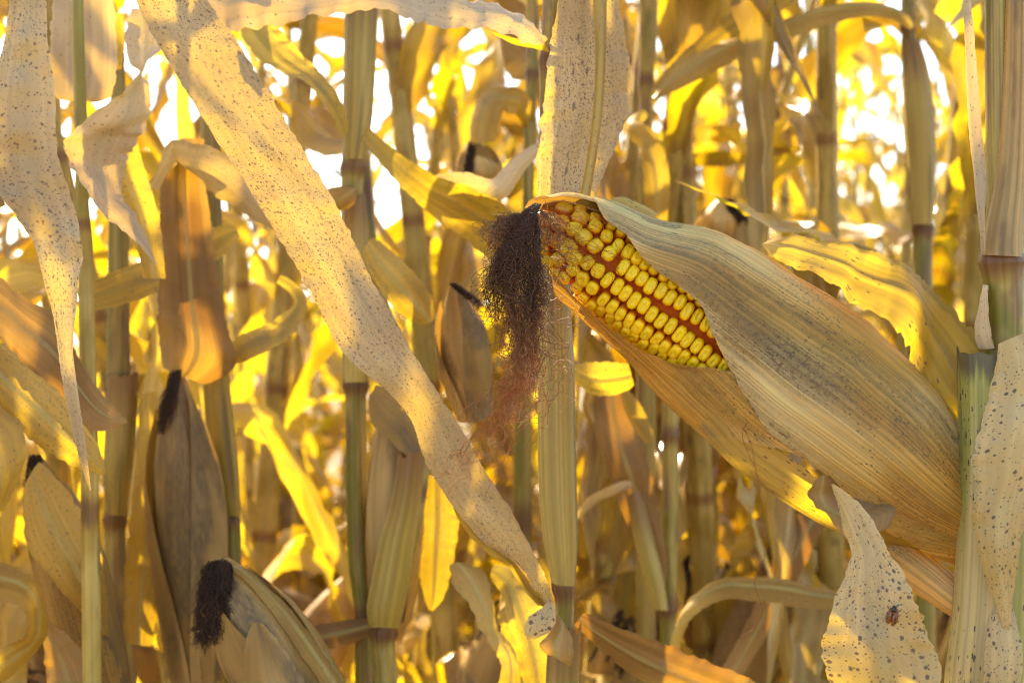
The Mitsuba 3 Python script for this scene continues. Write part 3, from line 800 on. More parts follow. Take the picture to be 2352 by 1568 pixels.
# ---------------------------------------------------------------- secondary ears
def closed_ear(parent, base, tip, w, bsdf='m_husk_dull', silk_len=0.0, silk_w=0.0, silk_dir=(0, 1), seed=0, blunt=0.55, nsilk=260, label=None, dense=1.0):
    """A husked ear between two frame points (u, v, depth), w wide, with a dark silk tuft at the tip."""
    r_ = np.random.default_rng(seed)
    b, t = np.array(base, float), np.array(tip, float)
    n, m = 36, 30
    x = np.linspace(0, 1, n)
    prof = np.clip((np.sin(np.pi * np.clip(x * 0.56 + 0.20, 0, 1)) ** 0.9) * (1 - x ** 5 * (1 - blunt * 0.4)), 0.03, None)
    C = P(*(b + (t - b) * x[:, None]).T)
    rad = prof * w / 2 * unit(b[2])
    an = np.linspace(0, 2 * np.pi, m + 1)
    k = np.stack(np.broadcast_arrays(np.cos(an)[None] * 2 + seed, np.sin(an)[None] * 2, x[:, None] * 1.2), -1)
    rr = rad[:, None] * (1 + (meshkit.fbm(k) - 0.5) * 0.28 + 0.025 * np.sin(an * 11)[None] + 0.045 * np.tanh(6 * np.sin(an[None] * 2 + 1.2 + seed + 1.3 * x[:, None])))
    V, an = tube_mesh(C, rr, m)
    uv = np.stack(np.broadcast_arrays(an[None] * rad.mean() + seed, x[:, None] * 0.2 + seed), -1)
    e = parent + '__ear'
    part(e, 'husk', mikit.ply((V.reshape(-1, 3), grid_faces(n, m + 1)), bsdf, smooth=True, uv=uv.reshape(-1, 2)), label)
    for j in range(3):
        a0 = -0.4 + j * 1.9 + seed
        xs = np.linspace(0.0, [0.93, 0.82, 0.88][j], 26)
        half = 1.15 * (1 - (xs / xs[-1]) ** 3 * 0.92)
        rx = np.interp(xs, x, rad) * (1.07 + 0.03 * j) + unit(b[2]) * (2 + 5 * xs ** 2)
        cx = P(*(b + (t - b) * xs[:, None]).T)
        ang = a0 + half[:, None] * np.linspace(-1, 1, 13)[None] + 0.25 * np.sin(xs * 4 + j)[:, None]
        tn = nrm(cx[-1] - cx[0])
        A_ = nrm(np.cross(tn, [0, 1.0, 0]))
        B_ = np.cross(tn, A_)
        wv = 1 + (meshkit.fbm(np.stack(np.broadcast_arrays(ang * 2.5, xs[:, None] * 3, np.float64(seed + j)), -1)) - 0.5) * 0.16
        Vh = cx[:, None] + (rx[:, None] * wv)[..., None] * (np.cos(ang)[..., None] * A_ + np.sin(ang)[..., None] * B_)
        uvh = np.stack(np.broadcast_arrays(ang * rx.mean() + seed + j * .3, xs[:, None] * .2 + j * .37), -1)
        part(e, 'husk', mikit.ply((Vh.reshape(-1, 3), grid_faces(26, 13)), ['m_husk_dull', 'm_husk', 'm_husk_dull'][j], smooth=True, uv=uvh.reshape(-1, 2)))
    if silk_len > 0:
        d = np.array(silk_dir, float) / np.hypot(*silk_dir)
        pts, ws = [], []
        for f in np.linspace(0, 1, 6):
            pts.append((t[0] + d[0] * silk_len * f, t[1] + d[1] * silk_len * f, t[2] - 0.012))
            ws.append(silk_w * (0.9 if f < .1 else 1.0 if f < .8 else .85))
        a = silk_mesh(pts, ws, nsilk, r_, rad=0.0003, n=30, dark=(.035, .02, .014), light=(0.06, 0.028, 0.016), dmin=0.62, curl=silk_w * 0.075, spread=0.55, lo_hi=(1, 9))
        v_, f_, c_ = strands(*a)
        part(e, 'silk', mikit.ply((v_, f_), 'm_silk', smooth=True, color=c_), 'dry black silk tuft', 'stuff')


# ---------------------------------------------------------------- the plants just behind, one by one
# centre stalk with the long diagonal leaf
c = thing('corn_plant', 'corn plant behind the silk with a green joint and a long diagonal spotted leaf', 'corn plant')
D = 1.02
part(c, 'stalk', stalk_px([(1268, -2600, D, 40, 0.1), (1270, -300, D, 44, 2.2), (1268, 0, D, 44, 2.55), (1264, 108, D, 42, 2.92), (1263, 140, D, 52, 3.0), (1262, 200, D, 46, 3.1), (1266, 400, D, 50, 3.3), (1280, 700, D, 62, 3.5), (1290, 1290, D, 52, 3.9), (1294, 1352, D, 54, 3.98), (1297, 1368, D, 48, 4.02), (1297, 1420, D, 42, 4.15), (1300, 1470, D, 50, 4.4), (1296, 1560, D, 52, 4.6), (1292, 2300, D, 60, 5.5), (1290, 4600, D, 70, 7.5)], 'm_green', sides=22, n=140), 'green jointed stalk')
part(c, 'sheath', sheath_px([(1250, 560), (1240, 700), (1236, 850), (1235, 1000), (1238, 1130), (1248, 1240), (1264, 1325), (1268, 1350)], [(1312, 560), (1312, 700), (1320, 850), (1322, 1000), (1325, 1130), (1327, 1240), (1322, 1330), (1320, 1352)], 'm_stalk', D, 0.75, 70, 24, 3), 'pale straw sheath above the green joint')
part(c, 'sheath', sheath_px([(1258, 1478), (1253, 1568), (1250, 1800), (1245, 2300)], [(1336, 1440), (1330, 1568), (1330, 1800), (1330, 2300)], 'm_stalk', D, 0.7, 40, 20, 4))
part(c, 'leaf', leaf_px([(290, -90, .93), (312, 0, .93), (418, 195, .93), (490, 310, .93), (560, 415, .93), (648, 560, .93), (715, 672, .93), (765, 775, .93), (815, 838, .93), (880, 890, .935), (945, 968, .94), (972, 1050, .945), (1015, 1125, .95), (1055, 1185, .955), (1108, 1245, .965), (1172, 1290, .98), (1215, 1360, .99), (1252, 1398, 1.0), (1275, 1440, 1.005)],
                           [(440, -90, .935), (478, 0, .935), (545, 95, .935), (605, 195, .935), (700, 350, .935), (790, 505, .935), (852, 640, .935), (918, 755, .935), (980, 860, .935), (1050, 968, .94), (1112, 1078, .945), (1180, 1180, .955), (1232, 1280, .97), (1262, 1345, .985), (1268, 1375, .995), (1278, 1405, 1.0), (1290, 1440, 1.005)], 'm_spotted', nv=150, nu=15, bulge=0.05, ripple=0.035, wave=0.04, ragged=0.02, seed=20), 'long diagonal tan leaf speckled with dark spots')
part(c, 'leaf', leaf_px([(1040, 1165, .958), (1075, 1225, .962), (1120, 1270, .968), (1165, 1300, .978), (1200, 1350, .985), (1235, 1390, .995)], [(1085, 1180, .962), (1135, 1230, .968), (1180, 1262, .974), (1212, 1310, .98), (1235, 1355, .988), (1255, 1395, .998)], 'm_gold', nv=40, bulge=-0.1, ripple=0.12, seed=21), 'yellow lit fold under the diagonal leaf')
part(c, 'leaf', leaf_px([(1262, 1378, .985), (1240, 1398, .98), (1212, 1420, .978), (1204, 1448, .978), (1216, 1468, .98)], [(1274, 1395, .985), (1276, 1425, .98), (1262, 1450, .975), (1240, 1462, .975), (1218, 1470, .98)], 'm_bigspot', nv=30, bulge=0.2, seed=22), 'curled spotted flap at the green joint')
part(c, 'leaf', leaf_px([(1280, 1410, .99), (1262, 1450, .985), (1240, 1480, .985), (1290, 1510, .985)], [(1300, 1440, .985), (1316, 1470, .98), (1318, 1500, .98), (1310, 1530, .985)], 'm_brown', nv=24, bulge=0.1, seed=23))
part(c, 'leaf', leaf_px([(1290, -120, .985), (1282, 0, .985), (1265, 95, .985), (1250, 230, .985), (1237, 330, .985), (1232, 440, .985), (1240, 520, .985)], [(1425, -120, 1.0), (1425, 0, 1.0), (1442, 110, 1.0), (1452, 215, 1.0), (1432, 290, 1.0), (1396, 380, 1.0), (1360, 470, 1.0)], 'm_spotted', nv=70, nu=21, bulge=0.0, rib=0.06, fold=0.14, ripple=0.05, seed=24), 'hanging leaf with a pale midrib behind the ear tip')
part(c, 'midrib', leaf_px([(1362, -120, .982), (1362, 0, .982), (1368, 120, .982), (1362, 250, .982), (1350, 350, .982), (1326, 470, .982)], [(1398, -120, .982), (1394, 0, .982), (1392, 120, .982), (1385, 250, .982), (1372, 350, .982), (1352, 470, .982)], 'm_leaf', nv=50, bulge=0.35, ragged=0, seed=25), 'pale green midrib of the hanging leaf')
part(c, 'leaf', leaf_px([(470, 30, .985), (530, 72, .98), (560, 70, .978), (625, 52, .975), (700, 44, .972), (760, 30, .97), (850, 22, .968), (920, 30, .966), (960, 52, .965), (1040, 60, .965), (1110, 66, .965), (1140, 78, .968), (1200, 96, .975), (1245, 104, .99)],
                           [(450, -60, 1.0), (530, -50, .995), (570, -45, .99), (630, -40, .99), (700, -40, .985), (760, -45, .98), (850, -50, .98), (920, -45, .98), (970, -30, .98), (1040, -12, .98), (1110, 2, .98), (1160, 20, .985), (1215, 50, .99), (1255, 92, 1.0)], 'm_pale', nv=80, nu=15, bulge=0.12, ripple=0.10, wave=0.1, seed=26), 'wide greyish leaf running along the top edge')
part(c, 'leaf', leaf_px([(1130, 72, .985), (1170, 84, .99), (1215, 94, .995), (1245, 92, 1.0)], [(1150, 86, .99), (1185, 104, .995), (1228, 112, 1.0), (1262, 120, 1.005)], 'm_gold', nv=24, bulge=0.1, seed=27))

# left hanging leaf, its stalk outside the frame
c = thing('corn_plant', 'corn plant at the left edge, its twisted speckled leaf hanging down to a point', 'corn plant')
part(c, 'stalk', stalk_px([(-190, -2600, .93, 46, 0.1), (-180, -250, .93, 50, 2.0), (-180, 500, .93, 60, 3.0), (-185, 2400, .93, 70, 5.0), (-185, 5200, .93, 80, 7.0)], 'm_stalk', n=60))
part(c, 'leaf', leaf_px([(-170, -260, .925), (-80, -330, .9), (0, -180, .87), (22, 0, .865), (8, 90, .865), (-10, 180, .865), (-25, 300, .865), (-6, 430, .865), (40, 500, .865), (82, 570, .865), (105, 660, .866), (124, 740, .867), (141, 860, .868), (165, 980, .869), (190, 1080, .87), (206, 1126, .87)],
                           [(-175, -200, .92), (0, -260, .89), (85, -160, .868), (106, 0, .866), (112, 95, .866), (124, 210, .866), (132, 345, .866), (158, 440, .866), (182, 528, .866), (190, 580, .866), (180, 645, .867), (175, 700, .867), (168, 800, .868), (180, 905, .869), (196, 1010, .87), (209, 1126, .87)], 'm_spotted', nv=130, nu=21, bulge=0.08, rib=0.03, ripple=0.04, wave=0.16, ragged=0.02, seed=30), 'speckled hanging leaf, twisted and narrowing to a point')

# upper left plant
c = thing('corn_plant', 'slim pale corn stalk behind the left hanging leaf with broad folded upper leaves', 'corn plant')
D = 1.12
part(c, 'stalk', stalk_px([(178, -2400, D, 20, .1), (176, -200, D, 24, 2.1), (180, 100, D, 27, 2.4), (186, 300, D, 30, 2.6), (190, 480, D, 30, 2.9), (196, 560, D, 34, 3.1), (215, 2500, D, 50, 5.3), (215, 4300, D, 60, 7)], 'm_stalk', n=80))
part(c, 'leaf', leaf_px([(120, -60, 1.15), (122, 0, 1.15), (118, 90, 1.15), (116, 180, 1.15), (125, 220, 1.15), (160, 232, 1.15)], [(262, -60, 1.15), (264, 0, 1.15), (268, 90, 1.15), (268, 170, 1.15), (255, 222, 1.15), (215, 236, 1.15)], 'm_pale', nv=40, bulge=.1, wave=.08, seed=31), 'broad drooping leaf end, shaded')
part(c, 'leaf', leaf_px([(350, 20, 1.08), (372, 90, 1.08), (330, 150, 1.075), (262, 215, 1.075), (200, 275, 1.075), (150, 320, 1.075), (160, 380, 1.08), (190, 440, 1.08), (245, 500, 1.08), (300, 540, 1.08), (355, 605, 1.085)],
                           [(300, 20, 1.1), (285, 90, 1.1), (292, 130, 1.1), (340, 200, 1.1), (345, 260, 1.1), (310, 330, 1.1), (282, 390, 1.1), (280, 450, 1.095), (310, 495, 1.09), (335, 545, 1.09), (360, 610, 1.088)], 'm_pale', nv=80, nu=13, bulge=.1, ripple=.08, wave=.15, seed=32), 'folded grey-tan leaf bent at an elbow')
part(c, 'leaf', leaf_px([(262, 30, 1.17), (258, 100, 1.17), (255, 160, 1.17)], [(282, 30, 1.17), (286, 100, 1.17), (280, 160, 1.17)], 'm_gold', nv=16, seed=33))
part(c, 'leaf', leaf_px([(230, 300, 1.13), (250, 400, 1.13), (300, 520, 1.13), (330, 640, 1.13)], [(300, 260, 1.13), (330, 380, 1.13), (365, 500, 1.13), (380, 640, 1.13)], 'm_leaf', nv=40, bulge=.1, ripple=.1, seed=34))

# plant with the big brown leaf and the grey ear
c = thing('corn_plant', 'corn plant with a bent brown leaf hanging over a grey closed ear', 'corn plant')
D = 1.3
part(c, 'stalk', stalk_px([(480, -1800, D, 50, .2), (480, -100, D, 54, 2.2), (486, 450, D, 46, 2.6), (490, 700, D, 50, 2.8), (518, 1180, D, 46, 3.95), (524, 1195, D, 58, 4.0), (530, 1215, D, 46, 4.05), (535, 1340, D, 40, 4.3), (540, 2200, D, 56, 5.3), (540, 3900, D, 60, 7)], 'm_green', n=90))
part(c, 'sheath', sheath_px([(455, 640), (462, 800), (470, 950), (490, 1080), (505, 1170), (510, 1185)], [(480, 640), (515, 760), (535, 950), (548, 1080), (552, 1170), (550, 1186)], 'm_stalk', D - .01, .7, 40, 18, 5), 'light olive sheath')
part(c, 'leaf', leaf_px([(415, 318, 1.24), (375, 365, 1.235), (368, 450, 1.235), (365, 600, 1.235), (362, 720, 1.235), (365, 800, 1.24), (375, 845, 1.24)], [(470, 320, 1.25), (470, 380, 1.245), (480, 480, 1.245), (498, 620, 1.245), (520, 740, 1.245), (545, 830, 1.245), (470, 880, 1.25)], 'm_brown', nv=60, nu=13, bulge=.08, ripple=.05, wave=.08, seed=40), 'wide brown hanging leaf')
part(c, 'leaf', leaf_px([(330, 440, 1.2), (360, 380, 1.2), (402, 318, 1.2), (470, 330, 1.2), (540, 370, 1.2), (600, 440, 1.2), (640, 520, 1.2)], [(365, 395, 1.24), (390, 352, 1.24), (420, 345, 1.24), (450, 395, 1.24), (500, 450, 1.23), (560, 490, 1.22), (635, 530, 1.21)], 'm_pale', nv=60, nu=13, bulge=.15, ripple=.05, wave=.08, seed=41), 'pale bent leaf arching over the brown one')
part(c, 'leaf', leaf_c([(545, 530, 1.26, 30, 10), (490, 560, 1.26, 80, 20), (420, 600, 1.26, 90, 30), (330, 640, 1.26, 90, 20), (180, 690, 1.26, 60, 10)], 'm_gold', nv=40, ripple=.1, seed=42))
closed_ear(c, (455, 1560, 1.27), (405, 850, 1.25), 165, 'm_husk_dull', 150, 42, (-0.25, 1), 3, .5, 160, 'grey weathered husk standing upright')

# black silk ear, bottom left
c = thing('corn_plant', 'corn plant at the lower left whose ear hangs a thick black brush of silk', 'corn plant')
closed_ear(c, (800, 1790, 1.16), (500, 1290, 1.14), 210, 'm_husk_dull', 190, 100, (-0.13, 1), 4, .7, 900, 'tan husk sloping down to the right')
part(c, 'stalk', stalk_px([(850, 1680, 1.19, 40, .1), (850, 2500, 1.19, 60, 2.1), (850, 4300, 1.19, 60, 4)], 'm_stalk', n=30))
part(c, 'leaf', leaf_px([(505, 1290, 1.13), (560, 1330, 1.128), (620, 1400, 1.125), (690, 1500, 1.125), (760, 1600, 1.13)], [(520, 1280, 1.14), (590, 1330, 1.14), (660, 1390, 1.14), (730, 1480, 1.14), (790, 1570, 1.14)], 'm_leaf', nv=36, bulge=.1, seed=44))
part(c, 'leaf', leaf_px([(580, 1430, 1.105), (560, 1500, 1.1), (555, 1568, 1.1), (550, 1700, 1.1)], [(600, 1430, 1.11), (660, 1500, 1.11), (700, 1568, 1.11), (740, 1700, 1.11)], 'm_husk_dull', nv=30, bulge=.15, seed=45), 'streaked husk leaf end')

# left lower plant
c = thing('corn_plant', 'corn plant at lower left with a green stalk and a grey-green pointed ear', 'corn plant')
D = 1.32
part(c, 'stalk', stalk_px([(270, 100, D, 30, 2.0), (272, 700, D, 50, 2.7), (270, 1000, D, 58, 3.2), (266, 1180, D, 54, 3.96), (264, 1196, D, 58, 4.0), (264, 1215, D, 48, 4.04), (272, 1400, D, 50, 4.4), (288, 1570, D, 52, 4.8), (292, 2300, D, 56, 5.5), (292, 3800, D, 60, 7)], 'm_green', n=90), 'stalk, green below its dark joint')
part(c, 'sheath', sheath_px([(246, 860), (240, 1000), (236, 1100), (244, 1170), (246, 1182)], [(318, 860), (312, 1000), (302, 1100), (292, 1170), (288, 1184)], 'm_stalk', D - .01, .7, 30, 18, 6))
closed_ear(c, (250, 1620, 1.22), (85, 1045, 1.2), 150, 'm_husk_dull', 110, 50, (-0.1, 1), 6, .3, 260, 'grey-green husk with a lit yellow window')
part(c, 'leaf', leaf_px([(58, 1110, 1.17), (52, 1180, 1.168), (60, 1240, 1.168), (120, 1330, 1.17), (200, 1420, 1.175), (238, 1460, 1.18)], [(90, 1060, 1.175), (150, 1120, 1.17), (200, 1200, 1.17), (235, 1290, 1.17), (245, 1370, 1.175), (248, 1460, 1.18)], 'm_leaf', nv=40, bulge=.12, seed=46))
part(c, 'leaf', leaf_px([(-120, 520, 1.1), (0, 634, 1.1), (48, 678, 1.1), (121, 726, 1.1), (170, 800, 1.1), (230, 900, 1.1), (290, 960, 1.1)], [(-120, 720, 1.08), (0, 785, 1.08), (60, 840, 1.08), (121, 900, 1.085), (170, 950, 1.09), (235, 990, 1.095), (292, 970, 1.1)], 'm_brown', nv=60, nu=13, bulge=.12, fold=.08, ripple=.05, wave=.08, seed=47), 'brown leaf slanting in from the left edge')
part(c, 'leaf', leaf_px([(-150, 700, 1.06), (0, 795, 1.06), (68, 851, 1.06), (129, 895, 1.06), (185, 965, 1.065), (230, 1035, 1.07), (242, 1085, 1.075)], [(-150, 840, 1.05), (-20, 920, 1.05), (40, 980, 1.05), (90, 1025, 1.055), (165, 1068, 1.06), (215, 1085, 1.07), (240, 1092, 1.075)], 'm_leaf', nv=60, nu=13, bulge=.14, ripple=.05, wave=.08, seed=48), 'broad olive-gold leaf slanting in from the left edge')
part(c, 'leaf', leaf_px([(-60, 880, 1.04), (0, 930, 1.04), (50, 975, 1.04), (62, 1030, 1.04), (30, 1130, 1.045), (0, 1190, 1.05), (-40, 1250, 1.05)], [(-120, 980, 1.03), (-80, 1060, 1.03), (-60, 1120, 1.03), (-60, 1160, 1.035), (-60, 1200, 1.04), (-60, 1240, 1.045), (-60, 1270, 1.05)], 'm_leaf', nv=40, bulge=.1, seed=49))
part(c, 'leaf', leaf_px([(-60, 1270, 1.12), (0, 1290, 1.12), (60, 1310, 1.12), (100, 1370, 1.12), (110, 1440, 1.125), (60, 1520, 1.13), (0, 1568, 1.13)], [(-60, 1400, 1.1), (0, 1380, 1.1), (40, 1390, 1.1), (62, 1420, 1.105), (55, 1460, 1.11), (20, 1480, 1.12), (-40, 1500, 1.12)], 'm_leaf', nv=50, bulge=.15, ripple=.08, seed=50), 'rolled yellow leaf in the bottom left corner')
part(c, 'leaf', leaf_c([(100, 1440, 1.16, 40, 30), (140, 1500, 1.16, 90, 10), (170, 1600, 1.16, 120, 0), (190, 1750, 1.16, 120, 0)], 'm_brown', nv=30, ripple=.1, bulge=.1, seed=51))
part(c, 'leaf', leaf_c([(340, 900, 1.3, 60, 30), (345, 1050, 1.3, 70, 10), (340, 1200, 1.3, 80, -20), (330, 1330, 1.3, 90, 0), (320, 1480, 1.3, 60, 20)], 'm_leaf', nv=40, ripple=.12, bulge=.1, seed=52))

# stalk left of centre
c = thing('corn_plant', 'stout olive corn stalk left of centre with dark joints and a purple-green lower stem', 'corn plant')
D = 1.25
part(c, 'stalk', stalk_px([(836, -2000, D, 70, .2), (834, -100, D, 74, 2.2), (830, 30, D, 76, 2.4), (822, 250, D, 70, 2.7), (814, 372, D, 58, 2.96), (812, 388, D, 64, 3.0), (810, 402, D, 52, 3.05), (808, 470, D, 50, 3.3), (812, 600, D, 56, 3.5), (816, 860, D, 56, 3.92), (817, 886, D, 62, 4.0), (817, 908, D, 48, 4.05), (818, 1100, D, 48, 4.4), (824, 1300, D, 46, 4.7), (836, 1420, D, 42, 5.0), (838, 2400, D, 60, 6.0), (838, 4000, D, 60, 7.5)], 'm_green', n=130, sides=22), 'jointed stalk, green and purple below')
part(c, 'sheath', sheath_px([(797, -60), (796, 30), (794, 200), (792, 330), (792, 366)], [(874, -60), (868, 30), (858, 200), (842, 330), (834, 366)], 'm_stalk', D - .005, .72, 50, 20, 7), 'wide olive-tan upper sheath')
part(c, 'sheath', sheath_px([(788, 455), (786, 600), (788, 760), (792, 850), (792, 878)], [(840, 455), (850, 600), (850, 760), (846, 850), (842, 878)], 'm_stalk', D - .005, .72, 50, 20, 8))
part(c, 'leaf', leaf_px([(800, 425, 1.22), (770, 430, 1.21), (735, 440, 1.21), (722, 452, 1.215), (740, 490, 1.22), (770, 535, 1.23)], [(822, 440, 1.23), (812, 470, 1.22), (795, 480, 1.22), (780, 485, 1.22), (780, 510, 1.225), (790, 545, 1.235)], 'm_brown', nv=30, bulge=.15, seed=60), 'small brown curled leaf base at the joint')
part(c, 'leaf', leaf_px([(530, 40, 1.2), (575, 110, 1.2), (640, 165, 1.2), (700, 190, 1.2), (750, 250, 1.21), (790, 320, 1.22)], [(620, 40, 1.22), (660, 90, 1.22), (710, 140, 1.22), (755, 190, 1.22), (785, 235, 1.225), (800, 300, 1.23)], 'm_gold', nv=50, nu=13, rib=.06, fold=.08, ripple=.06, seed=61), 'gold leaf with a rib reaching up to the left')
part(c, 'leaf', leaf_c([(835, 300, 1.24, 30, 0), (900, 370, 1.22, 50, 20), (985, 440, 1.2, 90, 30), (1060, 480, 1.2, 120, 30), (1150, 540, 1.2, 130, 25), (1260, 620, 1.2, 90, 10)], 'm_gold', nv=60, nu=13, rib=.07, fold=.12, ripple=.06, seed=62), 'broad golden leaf with a raised rib running behind the ear tip')
part(c, 'leaf', leaf_c([(985, 445, 1.22, 60, -20), (1060, 425, 1.22, 70, 40), (1130, 440, 1.22, 60, 30), (1190, 380, 1.22, 40, 10), (1235, 340, 1.22, 26, 0)], 'm_pale', nv=40, bulge=.2, ripple=.06, seed=63))
part(c, 'leaf', leaf_c([(845, 560, 1.23, 40, 20), (890, 620, 1.22, 80, 10), (940, 680, 1.22, 90, 0), (990, 740, 1.22, 30, 10)], 'm_leaf', nv=40, bulge=.1, ripple=.06, seed=64))
part(c, 'leaf', leaf_c([(840, 600, 1.25, 24, 60), (845, 680, 1.25, 20, 60), (850, 740, 1.25, 12, 60)], 'm_brown', nv=20, seed=65))
part(c, 'leaf', leaf_c([(640, 640, 1.27, 20, 0), (690, 700, 1.26, 40, 30), (640, 760, 1.26, 60, 20), (560, 800, 1.26, 60, 10), (520, 830, 1.26, 20, 0)], 'm_gold', nv=40, ripple=.1, seed=66))

c = thing('corn_plant', 'corn plant below the diagonal leaf, its leaning olive sheath beside a grey ear', 'corn plant')
D = 1.2
part(c, 'stalk', stalk_px([(834, -1500, D + .12, 26, .2), (832, -100, D + .12, 30, 1.4), (832, 350, D + .11, 34, 1.9), (860, 640, D + .09, 36, 2.2), (925, 850, D + .05, 38, 2.5), (965, 1050, D + .01, 44, 2.8), (884, 1436, D, 60, 3.96), (880, 1452, D, 72, 4.0), (880, 1472, D, 56, 4.05), (886, 1568, D, 54, 4.3), (890, 2300, D, 60, 5.2), (890, 4000, D, 66, 7)], 'm_green', n=80), 'stalk, dark green below its joint')
part(c, 'sheath', sheath_px([(915, 1040), (900, 1140), (870, 1250), (850, 1350), (842, 1400), (848, 1440)], [(975, 1040), (968, 1140), (952, 1250), (938, 1350), (928, 1400), (915, 1442)], 'm_stalk', D - .01, .72, 50, 20, 9), 'leaning olive sheath with a groove')
closed_ear(c, (900, 1420, 1.24), (905, 895, 1.22), 125, 'm_husk_dull', 0, 0, (0, 1), 8, .6, 0, 'grey-brown husk behind the sheath')
part(c, 'leaf', leaf_px([(848, 905, 1.2), (846, 940, 1.19), (865, 985, 1.185), (905, 1020, 1.185), (945, 1050, 1.19), (975, 1056, 1.195)], [(862, 885, 1.21), (900, 900, 1.205), (945, 925, 1.2), (968, 960, 1.2), (975, 1010, 1.2), (980, 1040, 1.2)], 'm_husk_dull', nv=40, bulge=-.2, ripple=.06, seed=67), 'grey leaf curled over the ear tip')
closed_ear(c, (1090, 960, 1.3), (1040, 650, 1.28), 110, 'm_husk_dull', 90, 30, (.9, .7), 9, .4, 90, 'grey-tan husk left of the silk')
part(c, 'leaf', leaf_px([(960, 1090, 1.24), (955, 1180, 1.24), (960, 1290, 1.24), (968, 1350, 1.24), (985, 1400, 1.24)], [(1050, 1090, 1.24), (1055, 1180, 1.24), (1040, 1290, 1.24), (1020, 1370, 1.24), (995, 1402, 1.24)], 'm_leaf', nv=40, bulge=.1, ripple=.06, seed=68), 'blunt hanging leaf with a gold end')
part(c, 'leaf', leaf_c([(880, 1430, 1.24, 30, 10), (800, 1450, 1.24, 56, 20), (730, 1465, 1.24, 60, 20), (600, 1490, 1.24, 40, 20)], 'm_brown', nv=40, bulge=.15, rib=.05, seed=69))
part(c, 'leaf', leaf_px([(1030, 1300, 1.18), (1040, 1340, 1.18), (1080, 1400, 1.175), (1110, 1460, 1.175), (1150, 1520, 1.18), (1120, 1600, 1.18)], [(1060, 1290, 1.2), (1110, 1310, 1.2), (1130, 1370, 1.195), (1140, 1430, 1.195), (1185, 1500, 1.19), (1200, 1600, 1.19)], 'm_leaf', nv=40, bulge=.1, ripple=.1, wave=.1, seed=70), 'crinkled greyish leaf by the bottom edge')
part(c, 'leaf', leaf_c([(1130, 1310, 1.22, 30, 0), (1180, 1350, 1.21, 80, 10), (1200, 1420, 1.2, 110, 0), (1225, 1500, 1.2, 90, 10), (1240, 1600, 1.2, 60, 0)], 'm_leaf', nv=40, bulge=.1, ripple=.08, seed=71))
part(c, 'leaf', leaf_c([(1330, 1420, 1.1, 40, 20), (1400, 1465, 1.1, 80, 30), (1500, 1520, 1.1, 110, 20), (1620, 1570, 1.1, 110, 20), (1800, 1640, 1.1, 90, 20)], 'm_brown', nv=60, nu=13, bulge=.1, rib=.05, ripple=.1, seed=72), 'orange-brown leaf sloping to the lower right')

# right middle plants
c = thing('corn_plant', 'blurred corn plant behind the golden husk blade with a tall olive sheath', 'corn plant')
D = 1.55
part(c, 'stalk', stalk_px([(2090, -1500, D, 30, .2), (2090, -100, D, 34, 2.2), (2086, 50, D, 34, 2.97), (2086, 64, D, 40, 3.0), (2088, 80, D, 30, 3.05), (2100, 300, D, 50, 3.3), (2118, 515, D, 46, 3.97), (2120, 528, D, 52, 4.0), (2120, 545, D, 42, 4.05), (2120, 700, D, 46, 4.5), (2125, 1600, D, 50, 5.5), (2125, 3200, D, 55, 7)], 'm_green', n=90))
part(c, 'sheath', sheath_px([(2070, 90), (2072, 200), (2080, 330), (2092, 450), (2098, 515)], [(2112, 90), (2140, 200), (2150, 330), (2148, 450), (2140, 516)], 'm_stalk', D - .01, .7, 40, 18, 10))
part(c, 'leaf', leaf_px([(1500, 225, 1.5), (1560, 150, 1.5), (1650, 100, 1.5), (1740, 70, 1.5), (1830, 35, 1.5), (1900, 12, 1.5), (1990, 6, 1.5), (2060, 20, 1.5), (2105, 60, 1.5)], [(1505, 232, 1.49), (1600, 185, 1.49), (1690, 140, 1.48), (1780, 100, 1.48), (1850, 75, 1.48), (1910, 55, 1.48), (1960, 42, 1.48), (2020, 40, 1.485), (2090, 70, 1.49)], 'm_leaf', nv=80, nu=11, bulge=.2, ripple=.04, seed=73), 'long leaf arching over the upper right')
part(c, 'leaf', leaf_px([(1500, 195, 1.53), (1560, 130, 1.53), (1640, 60, 1.53), (1720, 0, 1.53), (1800, -80, 1.53)], [(1510, 215, 1.52), (1600, 160, 1.52), (1700, 90, 1.52), (1800, 20, 1.52), (1900, -80, 1.52)], 'm_gold', nv=50, nu=11, bulge=.1, seed=74), 'sunlit yellow leaf slanting up to the right')
part(c, 'leaf', leaf_px([(1980, 40, 1.5), (2010, 50, 1.5), (2030, 60, 1.5)], [(1985, 75, 1.5), (2005, 70, 1.5), (2020, 65, 1.5)], 'm_leaf', nv=14, seed=75))
c = thing('corn_plant', 'corn stalk directly above the open ear with a dark joint and a leaf arching down', 'corn plant')
D = 1.65
part(c, 'stalk', stalk_px([(1490, -1500, D, 40, .2), (1490, -60, D, 44, 2.2), (1488, 100, D, 42, 2.7), (1484, 180, D, 36, 2.98), (1484, 192, D, 40, 3.02), (1484, 230, D, 30, 3.15), (1484, 400, D, 34, 3.5), (1484, 1200, D, 46, 5), (1484, 3200, D, 50, 7)], 'm_green', n=80))
part(c, 'leaf', leaf_c([(1484, 260, D - .02, 20, 0), (1455, 290, D - .03, 40, 40), (1490, 330, D - .05, 60, 30), (1508, 420, D - .06, 60, 10), (1505, 520, D - .06, 50, 0)], 'm_leaf', nv=40, bulge=.2, seed=76), 'leaf arching down like a hook')
closed_ear(c, (1650, 640, 1.62), (1668, 455, 1.6), 130, 'm_husk', 80, 46, (.6, .8), 12, .9, 160, 'pale domed husk')
c = thing('corn_plant', 'blurred corn plant behind the ear tip with a dark-tipped ear half seen', 'corn plant')
D = 1.6
